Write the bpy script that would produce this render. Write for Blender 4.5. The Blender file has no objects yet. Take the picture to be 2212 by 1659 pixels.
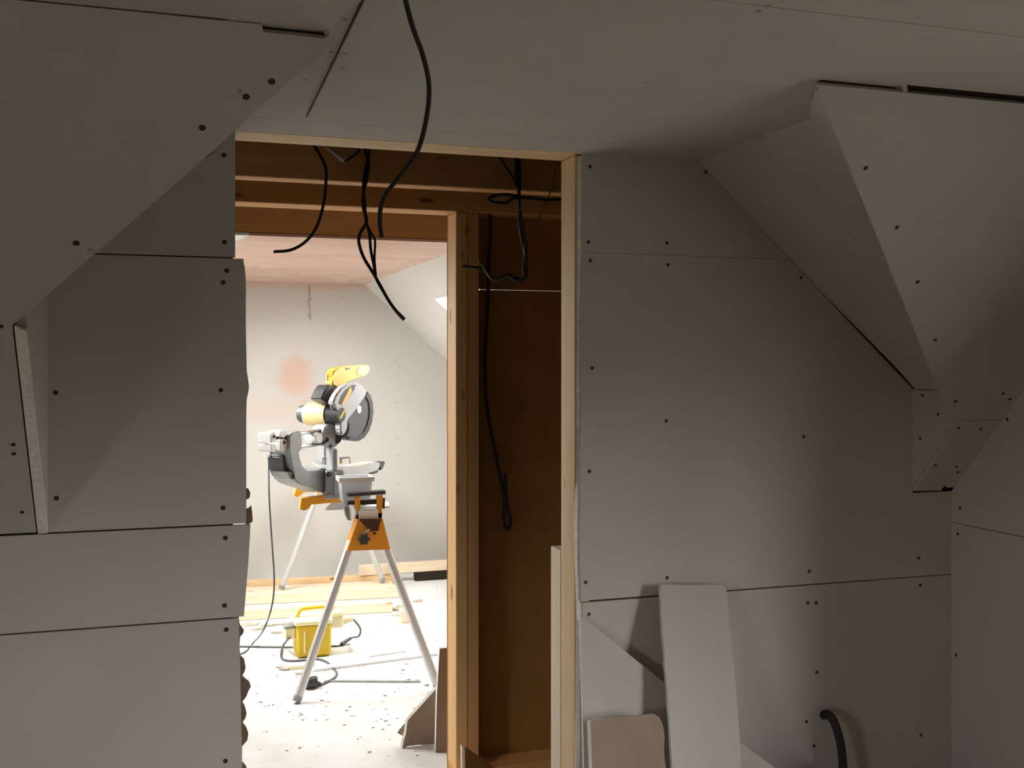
import bpy, bmesh, math, random
from mathutils import Vector, Matrix
random.seed(7)
scene = bpy.context.scene
COL = scene.collection

# ------------------------------------------------------------------ camera
F, CX, HZ = 2305.0, 1106.0, 779.0            # focal length and horizon in pixels of the 2212 x 1659 frame
PSI = math.radians(18.24)                    # camera is turned this far to the right of the room's long axis
SN, CS = math.sin(PSI), math.cos(PSI)
D = 2.75                                     # distance to the boarded wall with the opening
E = 1.63                                     # eye height
ZC = E + .209 * D                            # flat ceiling height
cam_d = bpy.data.cameras.new('camera')
cam = bpy.data.objects.new('camera', cam_d); COL.objects.link(cam)
cam.location = (0, 0, E); cam.rotation_euler = (math.pi / 2, 0, -PSI)
cam_d.sensor_fit = 'HORIZONTAL'; cam_d.sensor_width = 36.0
cam_d.lens = 36.0 * F / 2212.0
cam_d.shift_y = -(829.5 - HZ) / 2212.0
cam_d.clip_start = .02
scene.camera = cam

# ------------------------------------------------------------------ world, exposure
w = bpy.data.worlds.new('overcast'); scene.world = w; w.use_nodes = True
nt = w.node_tree; bg = nt.nodes['Background']
geo = nt.nodes.new('ShaderNodeTexCoord'); sep = nt.nodes.new('ShaderNodeSeparateXYZ')
nt.links.new(geo.outputs['Generated'], sep.inputs[0])
rmp = nt.nodes.new('ShaderNodeValToRGB')
rmp.color_ramp.elements[0].position = .47; rmp.color_ramp.elements[0].color = (.10, .095, .08, 1)
rmp.color_ramp.elements[1].position = .53; rmp.color_ramp.elements[1].color = (1.0, 1.0, .985, 1)
mp = nt.nodes.new('ShaderNodeMapRange'); mp.inputs[1].default_value = -1; mp.inputs[2].default_value = 1
nt.links.new(sep.outputs[2], mp.inputs[0]); nt.links.new(mp.outputs[0], rmp.inputs[0])
nt.links.new(rmp.outputs[0], bg.inputs[0]); bg.inputs[1].default_value = 28.0
vs = scene.view_settings
vs.view_transform = 'Standard'; vs.look = 'None'; vs.gamma = 1.0; vs.use_curve_mapping = False
vs.exposure = 0.28
scene.display_settings.display_device = 'sRGB'

def portal(name, center, normal, xdir, sx, sy):
    l = bpy.data.lights.new(name, 'AREA'); l.shape = 'RECTANGLE'; l.size = sx; l.size_y = sy
    l.cycles.is_portal = True
    o = bpy.data.objects.new(name, l); COL.objects.link(o)
    z = -Vector(normal).normalized(); x = Vector(xdir).normalized(); y = z.cross(x)
    o.matrix_world = Matrix.Translation(center) @ Matrix((x, y, z)).transposed().to_4x4()
    return o

# ------------------------------------------------------------------ pixel rays and planes of the place
V = Vector
def ray(x, y):
    u = (x - CX) / F
    return V((u * CS + SN, CS - u * SN, -(y - HZ) / F))
CAM = V((0, 0, E))
def onY(x, y, Y): r = ray(x, y); return CAM + r * (Y / r.y)
def onX(x, y, X): r = ray(x, y); return CAM + r * (X / r.x)
def onZ(x, y, Z): r = ray(x, y); return CAM + r * ((Z - E) / r.z)
def onP(x, y, p, n): r = ray(x, y); n = V(n); return CAM + r * ((V(p) - CAM).dot(n) / r.dot(n))
QK = 1.1
QN = V((0, QK, 1.0)); QP = V((0, .6745 * D, ZC))          # main roof slope, falling away from the camera
def onQ(x, y): return onP(x, y, QP, QN)
def Qy(z): return QP.y + (ZC - z) / QK
def Qz(y): return ZC - QK * (y - QP.y)
XB, XK, XT = .533 * D, .8575 * D, .8048 * D                # right break line, right knee wall, right cheek
XBL, XTL = .043 * D, -.0924 * D                            # left break line, left cheek
SK = .886
SRN = V((SK, 0, 1.0)); SRP = V((XB, 0, ZC))                # wing slope falling to the right
def onS(x, y): return onP(x, y, SRP, SRN)
def Sz(x): return ZC - SK * (x - XB)
def SLz(x): return ZC - SK * (XBL - x)
Z0 = Qz(D)                                                 # where the main slope meets the boarded wall
YF = 2.915 * D                                             # far wall of the far room
YA0, YA1 = D + .0125, 1.043 * D                            # stud frame of the near wall
YB0, YB1 = 1.445 * D, 1.49 * D                             # partition frame
YP = 1.83 * D                                              # where the far ceiling starts

# ------------------------------------------------------------------ materials
def principled(name):
    m = bpy.data.materials.new(name); m.use_nodes = True
    return m, m.node_tree, m.node_tree.nodes['Principled BSDF']
def mat(name, col, rough=.6, metal=0., var=.06, scale=8., bump=0., bscale=60., spec=.5, trans=0., alpha=1., stretch=None):
    m, t, b = principled(name)
    tc = t.nodes.new('ShaderNodeTexCoord'); mapn = t.nodes.new('ShaderNodeMapping')
    t.links.new(tc.outputs['Object'], mapn.inputs[0])
    if stretch: mapn.inputs['Scale'].default_value = stretch
    n = t.nodes.new('ShaderNodeTexNoise'); n.inputs['Scale'].default_value = scale; n.inputs['Detail'].default_value = 5
    t.links.new(mapn.outputs[0], n.inputs[0])
    r = t.nodes.new('ShaderNodeValToRGB')
    c = V(col)
    r.color_ramp.elements[0].position = .3; r.color_ramp.elements[1].position = .7
    r.color_ramp.elements[0].color = (*(c * (1 - var)), 1); r.color_ramp.elements[1].color = (*[min(1, q) for q in c * (1 + var)], 1)
    t.links.new(n.outputs['Fac'], r.inputs[0]); t.links.new(r.outputs[0], b.inputs['Base Color'])
    b.inputs['Roughness'].default_value = rough; b.inputs['Metallic'].default_value = metal
    b.inputs['Specular IOR Level'].default_value = spec
    if trans: b.inputs['Transmission Weight'].default_value = trans
    if alpha < 1: b.inputs['Alpha'].default_value = alpha
    if bump:
        n2 = t.nodes.new('ShaderNodeTexNoise'); n2.inputs['Scale'].default_value = bscale; n2.inputs['Detail'].default_value = 4
        t.links.new(mapn.outputs[0], n2.inputs[0])
        bp = t.nodes.new('ShaderNodeBump'); bp.inputs['Strength'].default_value = bump; bp.inputs['Distance'].default_value = .005
        t.links.new(n2.outputs['Fac'], bp.inputs['Height']); t.links.new(bp.outputs[0], b.inputs['Normal'])
    return m
def wood(name, c1, c2, knot, axis, rough=.62):
    """pine: grain stretched along axis 0/1/2, with scattered knots"""
    m, t, b = principled(name)
    tc = t.nodes.new('ShaderNodeTexCoord'); mapn = t.nodes.new('ShaderNodeMapping')
    sc = [30., 30., 30.]; sc[axis] = 1.3
    mapn.inputs['Scale'].default_value = sc
    t.links.new(tc.outputs['Object'], mapn.inputs[0])
    n = t.nodes.new('ShaderNodeTexNoise'); n.inputs['Scale'].default_value = 1.0; n.inputs['Detail'].default_value = 4
    n.inputs['Distortion'].default_value = .6
    t.links.new(mapn.outputs[0], n.inputs[0])
    r = t.nodes.new('ShaderNodeValToRGB'); r.color_ramp.elements[0].position = .3; r.color_ramp.elements[1].position = .72
    r.color_ramp.elements[0].color = (*c1, 1); r.color_ramp.elements[1].color = (*c2, 1)
    t.links.new(n.outputs['Fac'], r.inputs[0])
    m2 = t.nodes.new('ShaderNodeMapping'); s2 = [9., 9., 9.]; s2[axis] = 3.2
    m2.inputs['Scale'].default_value = s2; t.links.new(tc.outputs['Object'], m2.inputs[0])
    vo = t.nodes.new('ShaderNodeTexVoronoi'); vo.inputs['Scale'].default_value = 1.0; t.links.new(m2.outputs[0], vo.inputs[0])
    r2 = t.nodes.new('ShaderNodeValToRGB'); r2.color_ramp.elements[0].position = .06; r2.color_ramp.elements[1].position = .13
    r2.color_ramp.elements[0].color = (1, 1, 1, 1); r2.color_ramp.elements[1].color = (0, 0, 0, 1)
    t.links.new(vo.outputs['Distance'], r2.inputs[0])
    mx = t.nodes.new('ShaderNodeMixRGB'); mx.inputs[2].default_value = (*knot, 1)
    t.links.new(r2.outputs[0], mx.inputs[0]); t.links.new(r.outputs[0], mx.inputs[1])
    t.links.new(mx.outputs[0], b.inputs['Base Color']); b.inputs['Roughness'].default_value = rough
    b.inputs['Specular IOR Level'].default_value = .3
    return m
M = {}
M['board'] = mat('plasterboard_grey', (.50, .466, .428), .85, var=.035, scale=3.5, bump=.05, bscale=220, spec=.2)
M['board_far'] = mat('plasterboard_pale', (.62, .60, .565), .85, var=.03, scale=2.0, spec=.2)
M['back'] = mat('plasterboard_brown_back', (.35, .165, .05), .9, var=.12, scale=5, spec=.1)
M['backgrey'] = mat('plasterboard_back_grey_brown', (.29, .22, .165), .9, var=.1, scale=7, spec=.1)
M['gyp'] = mat('gypsum_cut_edge', (.82, .79, .74), .9, var=.12, scale=60, bump=.4, bscale=120, spec=.1)
M['scallop'] = mat('torn_brown_paper', (.20, .125, .09), .95, var=.2, scale=25)
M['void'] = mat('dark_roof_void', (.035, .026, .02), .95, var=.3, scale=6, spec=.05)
M['frame'] = mat('dark_framing', (.03, .022, .016), .95, var=.3, scale=9, spec=.1)
PINE = ((.66, .45, .235), (.78, .57, .345), (.24, .12, .05))
M['woodx'] = wood('pine_along_x', *PINE, 0)
M['woody'] = wood('pine_along_y', *PINE, 1)
M['woodz'] = wood('pine_along_z', *PINE, 2)
DARKP = ((.52, .245, .075), (.62, .32, .115), (.15, .06, .02))
M['dwoodx'] = wood('brown_joist_wood', *DARKP, 0)
M['dwoodz'] = wood('orange_stud_wood', (.55, .28, .11), (.64, .36, .155), (.14, .055, .02), 2)
PALE = ((.70, .56, .40), (.80, .68, .52), (.40, .26, .14))
M['owoodz'] = wood('orange_pine_stud', (.66, .38, .155), (.76, .47, .21), (.2, .09, .03), 2)
M['pwoodx'] = wood('pale_pine_along_x', *PALE, 0)
M['pwoodz'] = wood('pale_pine_along_z', *PALE, 2)
M['screw'] = mat('black_screw', (.012, .011, .010), .6, var=.2)
M['filled'] = mat('filled_screw', (.36, .33, .31), .9, var=.1)
M['crumb'] = mat('plaster_crumb', (.46, .42, .34), .9, var=.25, scale=30)
M['cable'] = mat('black_cable', (.016, .012, .010), .75, var=.2)
M['gcable'] = mat('grey_cable', (.10, .10, .10), .5, var=.1)
M['wcable'] = mat('white_cable', (.55, .50, .44), .5, var=.1)
M['greencable'] = mat('olive_cable', (.20, .17, .07), .5, var=.1)
M['orange'] = mat('orange_enamel', (.80, .33, .02), .4, var=.06)
M['yellow'] = mat('yellow_plastic', (.66, .43, .055), .45, var=.05)
M['cream'] = mat('worn_yellow_motor_plastic', (.64, .48, .22), .45, var=.08)
M['alu'] = mat('aluminium', (.62, .62, .61), .42, metal=.55, var=.06)
M['castgrey'] = mat('cast_grey', (.30, .31, .305), .5, metal=.35, var=.12, scale=20)
M['lgrey'] = mat('light_grey_plastic', (.42, .42, .42), .45, var=.04)
M['dgrey'] = mat('dark_grey_plastic', (.045, .047, .05), .45, var=.15)
M['smoke'] = mat('smoky_guard_plastic', (.10, .105, .11), .12, var=.1, alpha=.86)
M['steel'] = mat('bright_steel', (.75, .75, .75), .22, metal=.9, var=.05)
M['white'] = mat('white_plastic', (.82, .82, .82), .4, var=.03)
M['tub'] = mat('clear_tub_plastic', (.88, .92, .98), .25, var=.02, alpha=.85)
M['tyellow'] = mat('site_yellow_plastic', (.62, .43, .012), .45, var=.05)
M['tpale'] = mat('pale_yellow_plastic', (.80, .74, .46), .5, var=.05)
M['darkbrown'] = mat('dark_brown_metal', (.06, .022, .012), .5, var=.2)
M['glass'] = mat('window_glass', (.8, .85, .88), .05, var=0., alpha=.06)

def floor_mat():
    m, t, b = principled('dusty_floor')
    tc = t.nodes.new('ShaderNodeTexCoord')
    n = t.nodes.new('ShaderNodeTexNoise'); n.inputs['Scale'].default_value = 3.5; n.inputs['Detail'].default_value = 7
    t.links.new(tc.outputs['Object'], n.inputs[0])
    r = t.nodes.new('ShaderNodeValToRGB'); r.color_ramp.elements[0].position = .3; r.color_ramp.elements[1].position = .65
    r.color_ramp.elements[0].color = (.58, .57, .54, 1); r.color_ramp.elements[1].color = (.71, .705, .685, 1)
    t.links.new(n.outputs['Fac'], r.inputs[0])
    n2 = t.nodes.new('ShaderNodeTexNoise'); n2.inputs['Scale'].default_value = 22; n2.inputs['Detail'].default_value = 3
    t.links.new(tc.outputs['Object'], n2.inputs[0])
    r2 = t.nodes.new('ShaderNodeValToRGB'); r2.color_ramp.elements[0].position = .66; r2.color_ramp.elements[1].position = .72
    t.links.new(n2.outputs['Fac'], r2.inputs[0])
    mx = t.nodes.new('ShaderNodeMixRGB'); mx.inputs[2].default_value = (.34, .31, .25, 1)
    t.links.new(r2.outputs[0], mx.inputs[0]); t.links.new(r.outputs[0], mx.inputs[1])
    t.links.new(mx.outputs[0], b.inputs['Base Color']); b.inputs['Roughness'].default_value = .8
    return m
M['floor'] = floor_mat()
M['chip'] = mat('chipboard_floor', (.24, .195, .15), .8, var=.3, scale=90)

def blob_mat(name, base, stain, blobs, var=.03, rough=.85):
    """plaster with stains of their own shape: blobs = (centre, (rx, ry, rz), strength)"""
    m, t, b = principled(name)
    g = t.nodes.new('ShaderNodeNewGeometry')
    nz = t.nodes.new('ShaderNodeTexNoise'); nz.inputs['Scale'].default_value = 7; nz.inputs['Detail'].default_value = 5
    t.links.new(g.outputs['Position'], nz.inputs[0])
    acc = None
    for c, rad, st in blobs:
        sb = t.nodes.new('ShaderNodeVectorMath'); sb.operation = 'SUBTRACT'; sb.inputs[1].default_value = c
        t.links.new(g.outputs['Position'], sb.inputs[0])
        ml = t.nodes.new('ShaderNodeVectorMath'); ml.operation = 'MULTIPLY'; ml.inputs[1].default_value = [1 / q for q in rad]
        t.links.new(sb.outputs[0], ml.inputs[0])
        ln = t.nodes.new('ShaderNodeVectorMath'); ln.operation = 'LENGTH'; t.links.new(ml.outputs[0], ln.inputs[0])
        ad = t.nodes.new('ShaderNodeMath'); ad.operation = 'ADD'; t.links.new(ln.outputs['Value'], ad.inputs[0])
        t.links.new(nz.outputs['Fac'], ad.inputs[1])
        mr = t.nodes.new('ShaderNodeMapRange'); mr.inputs[1].default_value = 1.0; mr.inputs[2].default_value = 1.75
        mr.inputs[3].default_value = st; mr.inputs[4].default_value = 0
        t.links.new(ad.outputs[0], mr.inputs[0])
        if acc is None: acc = mr.outputs[0]
        else:
            mxm = t.nodes.new('ShaderNodeMath'); mxm.operation = 'MAXIMUM'
            t.links.new(acc, mxm.inputs[0]); t.links.new(mr.outputs[0], mxm.inputs[1]); acc = mxm.outputs[0]
    n = t.nodes.new('ShaderNodeTexNoise'); n.inputs['Scale'].default_value = 2.5; n.inputs['Detail'].default_value = 4
    t.links.new(g.outputs['Position'], n.inputs[0])
    r = t.nodes.new('ShaderNodeValToRGB'); c = V(base)
    r.color_ramp.elements[0].color = (*(c * (1 - var)), 1); r.color_ramp.elements[1].color = (*(c * (1 + var)), 1)
    t.links.new(n.outputs['Fac'], r.inputs[0])
    mx = t.nodes.new('ShaderNodeMixRGB'); mx.inputs[2].default_value = (*stain, 1)
    t.links.new(acc, mx.inputs[0]); t.links.new(r.outputs[0], mx.inputs[1])
    t.links.new(mx.outputs[0], b.inputs['Base Color']); b.inputs['Roughness'].default_value = rough
    b.inputs['Specular IOR Level'].default_value = .2
    return m
def skim_mat():
    """fresh pink skim coat, damp and glossy in trowelled bands"""
    m, t, b = principled('pink_skim_plaster')
    g = t.nodes.new('ShaderNodeNewGeometry')
    mp_ = t.nodes.new('ShaderNodeMapping'); mp_.inputs['Scale'].default_value = (.7, 1.5, 1)
    t.links.new(g.outputs['Position'], mp_.inputs[0])
    n = t.nodes.new('ShaderNodeTexNoise'); n.inputs['Scale'].default_value = 1.6; n.inputs['Detail'].default_value = 4
    t.links.new(mp_.outputs[0], n.inputs[0])
    r = t.nodes.new('ShaderNodeValToRGB'); r.color_ramp.elements[0].position = .35; r.color_ramp.elements[1].position = .65
    r.color_ramp.elements[0].color = (.56, .35, .27, 1); r.color_ramp.elements[1].color = (.66, .47, .38, 1)
    t.links.new(n.outputs['Fac'], r.inputs[0]); t.links.new(r.outputs[0], b.inputs['Base Color'])
    rr = t.nodes.new('ShaderNodeMapRange'); rr.inputs[1].default_value = .35; rr.inputs[2].default_value = .65
    rr.inputs[3].default_value = .42; rr.inputs[4].default_value = .22
    t.links.new(n.outputs['Fac'], rr.inputs[0]); t.links.new(rr.outputs[0], b.inputs['Roughness'])
    bp = t.nodes.new('ShaderNodeBump'); bp.inputs['Strength'].default_value = .5; bp.inputs['Distance'].default_value = .05
    t.links.new(n.outputs['Fac'], bp.inputs['Height']); t.links.new(bp.outputs[0], b.inputs['Normal'])
    return m
M['skim'] = skim_mat()

# ------------------------------------------------------------------ mesh helpers
def link(name, bm, m, parent=None, smooth=False, loc=None):
    me = bpy.data.meshes.new(name)
    bmesh.ops.recalc_face_normals(bm, faces=bm.faces[:])
    base = loc if loc is not None else (parent['_base'] if parent is not None and '_base' in parent else None)
    o = bpy.data.objects.new(name, me); COL.objects.link(o)
    off = V(BASE.get(parent, (0, 0, 0))) if parent is not None else V((0, 0, 0))
    if loc is not None: off = V(loc); o.location = loc
    for v in bm.verts: v.co -= off
    bm.to_mesh(me); bm.free()
    me.materials.append(m)
    if smooth:
        for p in me.polygons: p.use_smooth = True
    if parent is not None:
        o.parent = parent
        BASE[o] = tuple(off)
    elif loc is not None: BASE[o] = tuple(off)
    return o
BASE = {}
def prism(pts, vec, bm=None):
    bm = bm or bmesh.new(); vec = V(vec)
    a = [bm.verts.new(V(p)) for p in pts]; b = [bm.verts.new(V(p) + vec) for p in pts]
    bm.faces.new(a); bm.faces.new(b[::-1])
    for i in range(len(a)):
        j = (i + 1) % len(a); bm.faces.new((a[i], a[j], b[j], b[i]))
    return bm
def box(x0, x1, y0, y1, z0, z1, bm=None, bev=0.):
    b2 = prism([(x0, y0, z0), (x1, y0, z0), (x1, y1, z0), (x0, y1, z0)], (0, 0, z1 - z0))
    if bev: bmesh.ops.bevel(b2, geom=b2.edges[:], offset=bev, segments=1, affect='EDGES')
    return merge(bm, b2)
def obox(c, ax, ay, az, bm=None, bev=0.):
    """box about c with half-axes ax, ay, az"""
    c, ax, ay, az = V(c), V(ax), V(ay), V(az)
    b2 = prism([c - ax - ay - az, c + ax - ay - az, c + ax + ay - az, c - ax + ay - az], az * 2)
    if bev: bmesh.ops.bevel(b2, geom=b2.edges[:], offset=bev, segments=2, affect='EDGES')
    return merge(bm, b2)
def merge(bm, b2):
    if bm is None: return b2
    me = bpy.data.meshes.new('tmp'); b2.to_mesh(me); bm.from_mesh(me); b2.free(); bpy.data.meshes.remove(me)
    return bm
def frame_axes(d):
    d = V(d).normalized(); a = V((0, 0, 1)) if abs(d.z) < .9 else V((1, 0, 0))
    x = d.cross(a).normalized(); return x, d.cross(x).normalized()
def cyl(p0, p1, r0, r1=None, n=16, bm=None):
    bm = bm or bmesh.new(); p0, p1 = V(p0), V(p1); r1 = r0 if r1 is None else r1
    x, y = frame_axes(p1 - p0)
    a, b = [], []
    for i in range(n):
        t = 2 * math.pi * i / n; d = x * math.cos(t) + y * math.sin(t)
        a.append(bm.verts.new(p0 + d * r0)); b.append(bm.verts.new(p1 + d * r1))
    bm.faces.new(a); bm.faces.new(b[::-1])
    for i in range(n):
        j = (i + 1) % n; bm.faces.new((a[i], a[j], b[j], b[i]))
    return bm
def catmull(pts, k=6):
    pts = [V(p) for p in pts]; out = []
    P = [pts[0] * 2 - pts[1]] + pts + [pts[-1] * 2 - pts[-2]]
    for i in range(1, len(P) - 2):
        for s in range(k):
            t = s / k
            out.append(.5 * ((2 * P[i]) + (P[i + 1] - P[i - 1]) * t + (2 * P[i - 1] - 5 * P[i] + 4 * P[i + 1] - P[i + 2]) * t * t
                             + (3 * P[i] - P[i - 1] - 3 * P[i + 1] + P[i + 2]) * t ** 3))
    out.append(pts[-1]); return out
def tube(pts, r, n=8, k=6, bm=None, r1=None):
    bm = bm or bmesh.new(); P = catmull(pts, k) if k > 1 else [V(p) for p in pts]
    r1 = r if r1 is None else r1
    rings = []; x = None
    for i, p in enumerate(P):
        d = (P[min(i + 1, len(P) - 1)] - P[max(i - 1, 0)]).normalized()
        if x is None: x, _ = frame_axes(d)
        x = (x - d * x.dot(d)).normalized(); y = d.cross(x)
        rr = r + (r1 - r) * i / max(1, len(P) - 1)
        rings.append([bm.verts.new(p + (x * math.cos(2 * math.pi * q / n) + y * math.sin(2 * math.pi * q / n)) * rr) for q in range(n)])
    for a, b in zip(rings, rings[1:]):
        for i in range(n):
            j = (i + 1) % n; bm.faces.new((a[i], a[j], b[j], b[i]))
    bm.faces.new(rings[0]); bm.faces.new(rings[-1][::-1])
    return bm
def empty(name, loc):
    o = bpy.data.objects.new(name, None); COL.objects.link(o); o.location = loc; o.empty_display_size = .05
    BASE[o] = tuple(loc); return o
def tag(o, label, cat=None, group=None, kind=None):
    if label: o['label'] = label
    if cat: o['category'] = cat
    if group: o['group'] = group
    if kind: o['kind'] = kind
    return o
def thing(name, label, cat, loc, group=None):
    return tag(empty(name, loc), label, cat, group)
def solid(name, bm, m, label, cat, loc, group=None, smooth=False):
    return tag(link(name, bm, m, None, smooth, loc), label, cat, group)
def struct(name, bm, m, label, cat):
    return tag(link(name, bm, m), label, cat, kind='structure')

TH = .0125
SCREW_ME = {}
def screw(p, n, parent, m='screw', r=.0058):
    """dark dry-wall screw head: dished disc with a cross recess"""
    key = m
    if key not in SCREW_ME:
        bm = bmesh.new()
        N = 10
        rim = [bm.verts.new((math.cos(2 * math.pi * i / N), math.sin(2 * math.pi * i / N), 0)) for i in range(N)]
        top = [bm.verts.new((.92 * math.cos(2 * math.pi * i / N), .92 * math.sin(2 * math.pi * i / N), .14)) for i in range(N)]
        c = bm.verts.new((0, 0, -.1))
        for i in range(N):
            j = (i + 1) % N; bm.faces.new((rim[i], rim[j], top[j], top[i])); bm.faces.new((top[i], top[j], c))
        bmesh.ops.recalc_face_normals(bm, faces=bm.faces[:])
        me = bpy.data.meshes.new('screw'); bm.to_mesh(me); bm.free(); me.materials.append(M[m]); SCREW_ME[key] = me
    o = bpy.data.objects.new('screw', SCREW_ME[key]); COL.objects.link(o)
    z = V(n).normalized(); x, y = frame_axes(z)
    mw = Matrix.Translation(V(p) - V(BASE.get(parent, (0, 0, 0))) + z * .0004) @ Matrix((x, y, z)).transposed().to_4x4() @ Matrix.Diagonal((r, r, r, 1))
    o.parent = parent; o.matrix_local = mw
    return o

# ================================================================== SETTING
YFL = 3.35
FL = struct('floor', box(-2.3, 3.2, YFL, 8.3, -.15, 0), M['floor'], 'pale dusty floor of the far room', 'floor')
struct('floor_near', box(-2.3, 3.2, -2.1, YFL, -.15, -.0005), M['chip'], 'dark chipboard floor of the near room', 'floor')

# ---- ceiling of the near room
ceil_slab = box(-2.3, XK + .02, -.55, QP.y + .02, ZC + TH, ZC + .16)
box(XBL - .02, XB + .02, QP.y + .02, YA1, ZC + TH, ZC + .16, ceil_slab)
CEIL = struct('ceiling', ceil_slab, M['frame'], 'flat grey plasterboard ceiling of the near room', 'ceiling')
g = .0012
yj1, yj2 = .551 * D, .94 * D
UP = V((0, 0, TH))
C1 = link('plasterboard', prism([(-2.2, -.5, ZC), (XK, -.5, ZC), (XK, yj1 - g, ZC), (-2.2, yj1 - g, ZC)], UP), M['board'], CEIL)
C2 = link('plasterboard', prism([(-2.2, yj1 + g, ZC), (XK, yj1 + g, ZC), (XK, QP.y, ZC), (XB, QP.y, ZC), (XB, yj2 - g, ZC), (XBL, yj2 - g, ZC), (XBL, QP.y, ZC), (-2.2, QP.y, ZC)], UP), M['board'], CEIL)
C3 = link('plasterboard', prism([(XBL, yj2 + g, ZC), (XB, yj2 + g, ZC), (XB, D, ZC), (XBL, D, ZC)], UP), M['board'], CEIL)
for x, y in [(745, 42), (745, 115), (716, 112), (1395, 178), (998, 245), (1297, 270), (740, 146), (660, 172)]:
    screw(onZ(x, y, ZC), (0, 0, -1), C2, 'filled', .005)
for x, y in [(1638, 24), (1660, 12)]: screw(onZ(x, y, ZC), (0, 0, -1), C1, 'filled', .005)

# ---- main slope, left and right of the wing (structure slab behind, boards in front)
qb = QN.normalized() * TH; qn = -QN.normalized(); qdeep = QN.normalized() * .12
def Qpt(x, z): return V((x, Qy(z), z))
XLEFT = -2.2
valL = [Qpt(XBL, ZC), Qpt(XTL - .025, SLz(XTL - .025)), Qpt(XTL - .025, Z0 - .07)]
SLQ = struct('ceiling_slope_left', prism([p + qb for p in [Qpt(XLEFT, ZC)] + valL + [Qpt(XLEFT, Z0 - .07)]], qdeep), M['frame'],
             'sloping plasterboard ceiling left of the opening with a ragged cut edge', 'sloped ceiling')
xcl = -.1012 * D
ptsL = [Qpt(XLEFT, ZC - .002), onQ(300, 3), onQ(566, 32), Qpt(onQ(570, 55).x, ZC - .013), Qpt(onQ(640, 62).x, ZC - .013), Qpt(onQ(702, 72).x, ZC - .014), Qpt(onQ(712, 72).x, ZC - .008), onQ(704, 92), onQ(699, 117), onQ(688, 124),
        onQ(640, 163), onQ(600, 200), onQ(552, 237), onQ(512, 278), onQ(400, 379), onQ(205, 548), V((xcl, Qy(onQ(28, 703).z), onQ(28, 703).z)),
        Qpt(xcl, Z0 + .004), Qpt(XLEFT, Z0 + .004)]
ptsL[1] = Qpt(onQ(300, 3).x, ZC - .002); ptsL[2] = Qpt(onQ(566, 32).x, ZC - .003)
QL = link('plasterboard', prism(ptsL, qb), M['board'], SLQ)
for x, y in [(587, 176), (532, 209), (437, 276), (165, 525), (2, 705), (29, 960), (30, 980), (48, 1106)]:
    screw(onQ(x, y), qn, QL, r=.0062 if x > 100 else .005)
screw(onQ(520, 197), qn, QL, 'filled', .004); screw(onQ(195, 540), qn, QL, 'filled', .004)
xr0, xr1 = onQ(569, 55).x, onQ(712, 72).x
link('slot_shade_strip', box(xr0 - .02, xr1 - .006, QP.y + .0235, QP.y + .06, ZC - .02, ZC - .0004), M['void'], SLQ)  # near-black strip added to make the slot under the ceiling read as shade
# cheek between slope and end wall
CHL = struct('wall_cheek_left', prism([(XTL - .022, D, SLz(XTL) + .05), (XTL - .022, Qy(SLz(XTL)) + .06, SLz(XTL) + .05), (XTL - .022, D, Z0 + .09)], (-.02, 0, 0)), M['frame'],
             'narrow triangular plasterboard cheek left of the opening', 'wall')
zA_ = onQ(28, 703).z
chp = [(D, SLz(XTL)), (Qy(SLz(XTL)) + .03, SLz(XTL)), (Qy(zA_) + .03, zA_ - .004), (Qy(zA_ - .006), zA_ - .006), (D, Z0)]
link('plasterboard', prism([(XTL, y, z) for y, z in chp], (-.021, 0, 0)), M['board'], CHL)
# pale cut edge of the cheek lining, lying flush with the slope
zA = onQ(28, 703).z
link('cut_edge', prism([Qpt(XTL + .0005, zA - .012) - qb * .06, Qpt(XTL - .021, zA - .002) - qb * .06, Qpt(XTL - .021, Z0 + .002) - qb * .06, Qpt(XTL + .0005, Z0 + .002) - qb * .06], qb * .5), M['gyp'], CHL)
# left wing slope (hidden behind the overhanging board from here)
def slope_poly_left(y_near_fn, y_far): return [(XBL, y_far, ZC), (XBL, y_near_fn(ZC), ZC), (XTL, y_near_fn(SLz(XTL)), SLz(XTL)), (XTL, y_far, SLz(XTL))]
SNL = V((-SK, 0, 1)).normalized(); SNR = SRN.normalized()
WSL = struct('ceiling_wing_left', prism([V(p) + SNL * TH + V((0, .06 if p[1] == D else 0, 0)) for p in slope_poly_left(Qy, D)], SNL * .1), M['frame'], 'sloping ceiling tucked behind the ragged left board', 'sloped ceiling')
link('plasterboard', prism(slope_poly_left(Qy, D), SNL * TH), M['board'], WSL)

# right main slope
valR = [Qpt(XB, ZC), Qpt(XT + .02, Sz(XT + .02)), Qpt(XT + .02, Z0 - .07)]
SRQ = struct('ceiling_slope_right', prism([p + qb for p in valR + [Qpt(XK + .03, Z0 - .07), Qpt(XK + .03, ZC)]], qdeep), M['frame'],
             'sloping plasterboard ceiling right of the opening under a dark gap', 'sloped ceiling')
zt = onQ(1766, 174).z
zj = onQ(2068, 909).z
eR = [Qpt(onQ(1767, 178).x, ZC - .013), onQ(1870, 448), onQ(1966, 690), onQ(2022, 830), onQ(2047, 903)]
QR1 = link('plasterboard', prism([eR[0]] + eR[1:] + [Qpt(XT, zj + .001), Qpt(XK, zj + .001), Qpt(XK, ZC - .013)], qb), M['board'], SRQ)
xn = XK - .03
QR2 = link('plasterboard', prism([Qpt(XT, zj - .001), Qpt(XT, Z0 + .006), Qpt(xn - .012, Z0 + .004), Qpt(xn - .012, Z0 + .022), Qpt(xn, Z0 + .022), Qpt(xn, Z0 + .014), Qpt(XK, Z0 + .014), Qpt(XK, zj - .001)], qb), M['board'], SRQ)
for x, y in [(1870, 363), (1937, 491), (1982, 609), (2020, 734), (2064, 867), (2167, 850), (2181, 862)]: screw(onQ(x, y), qn, QR1, r=.0056)
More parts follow.
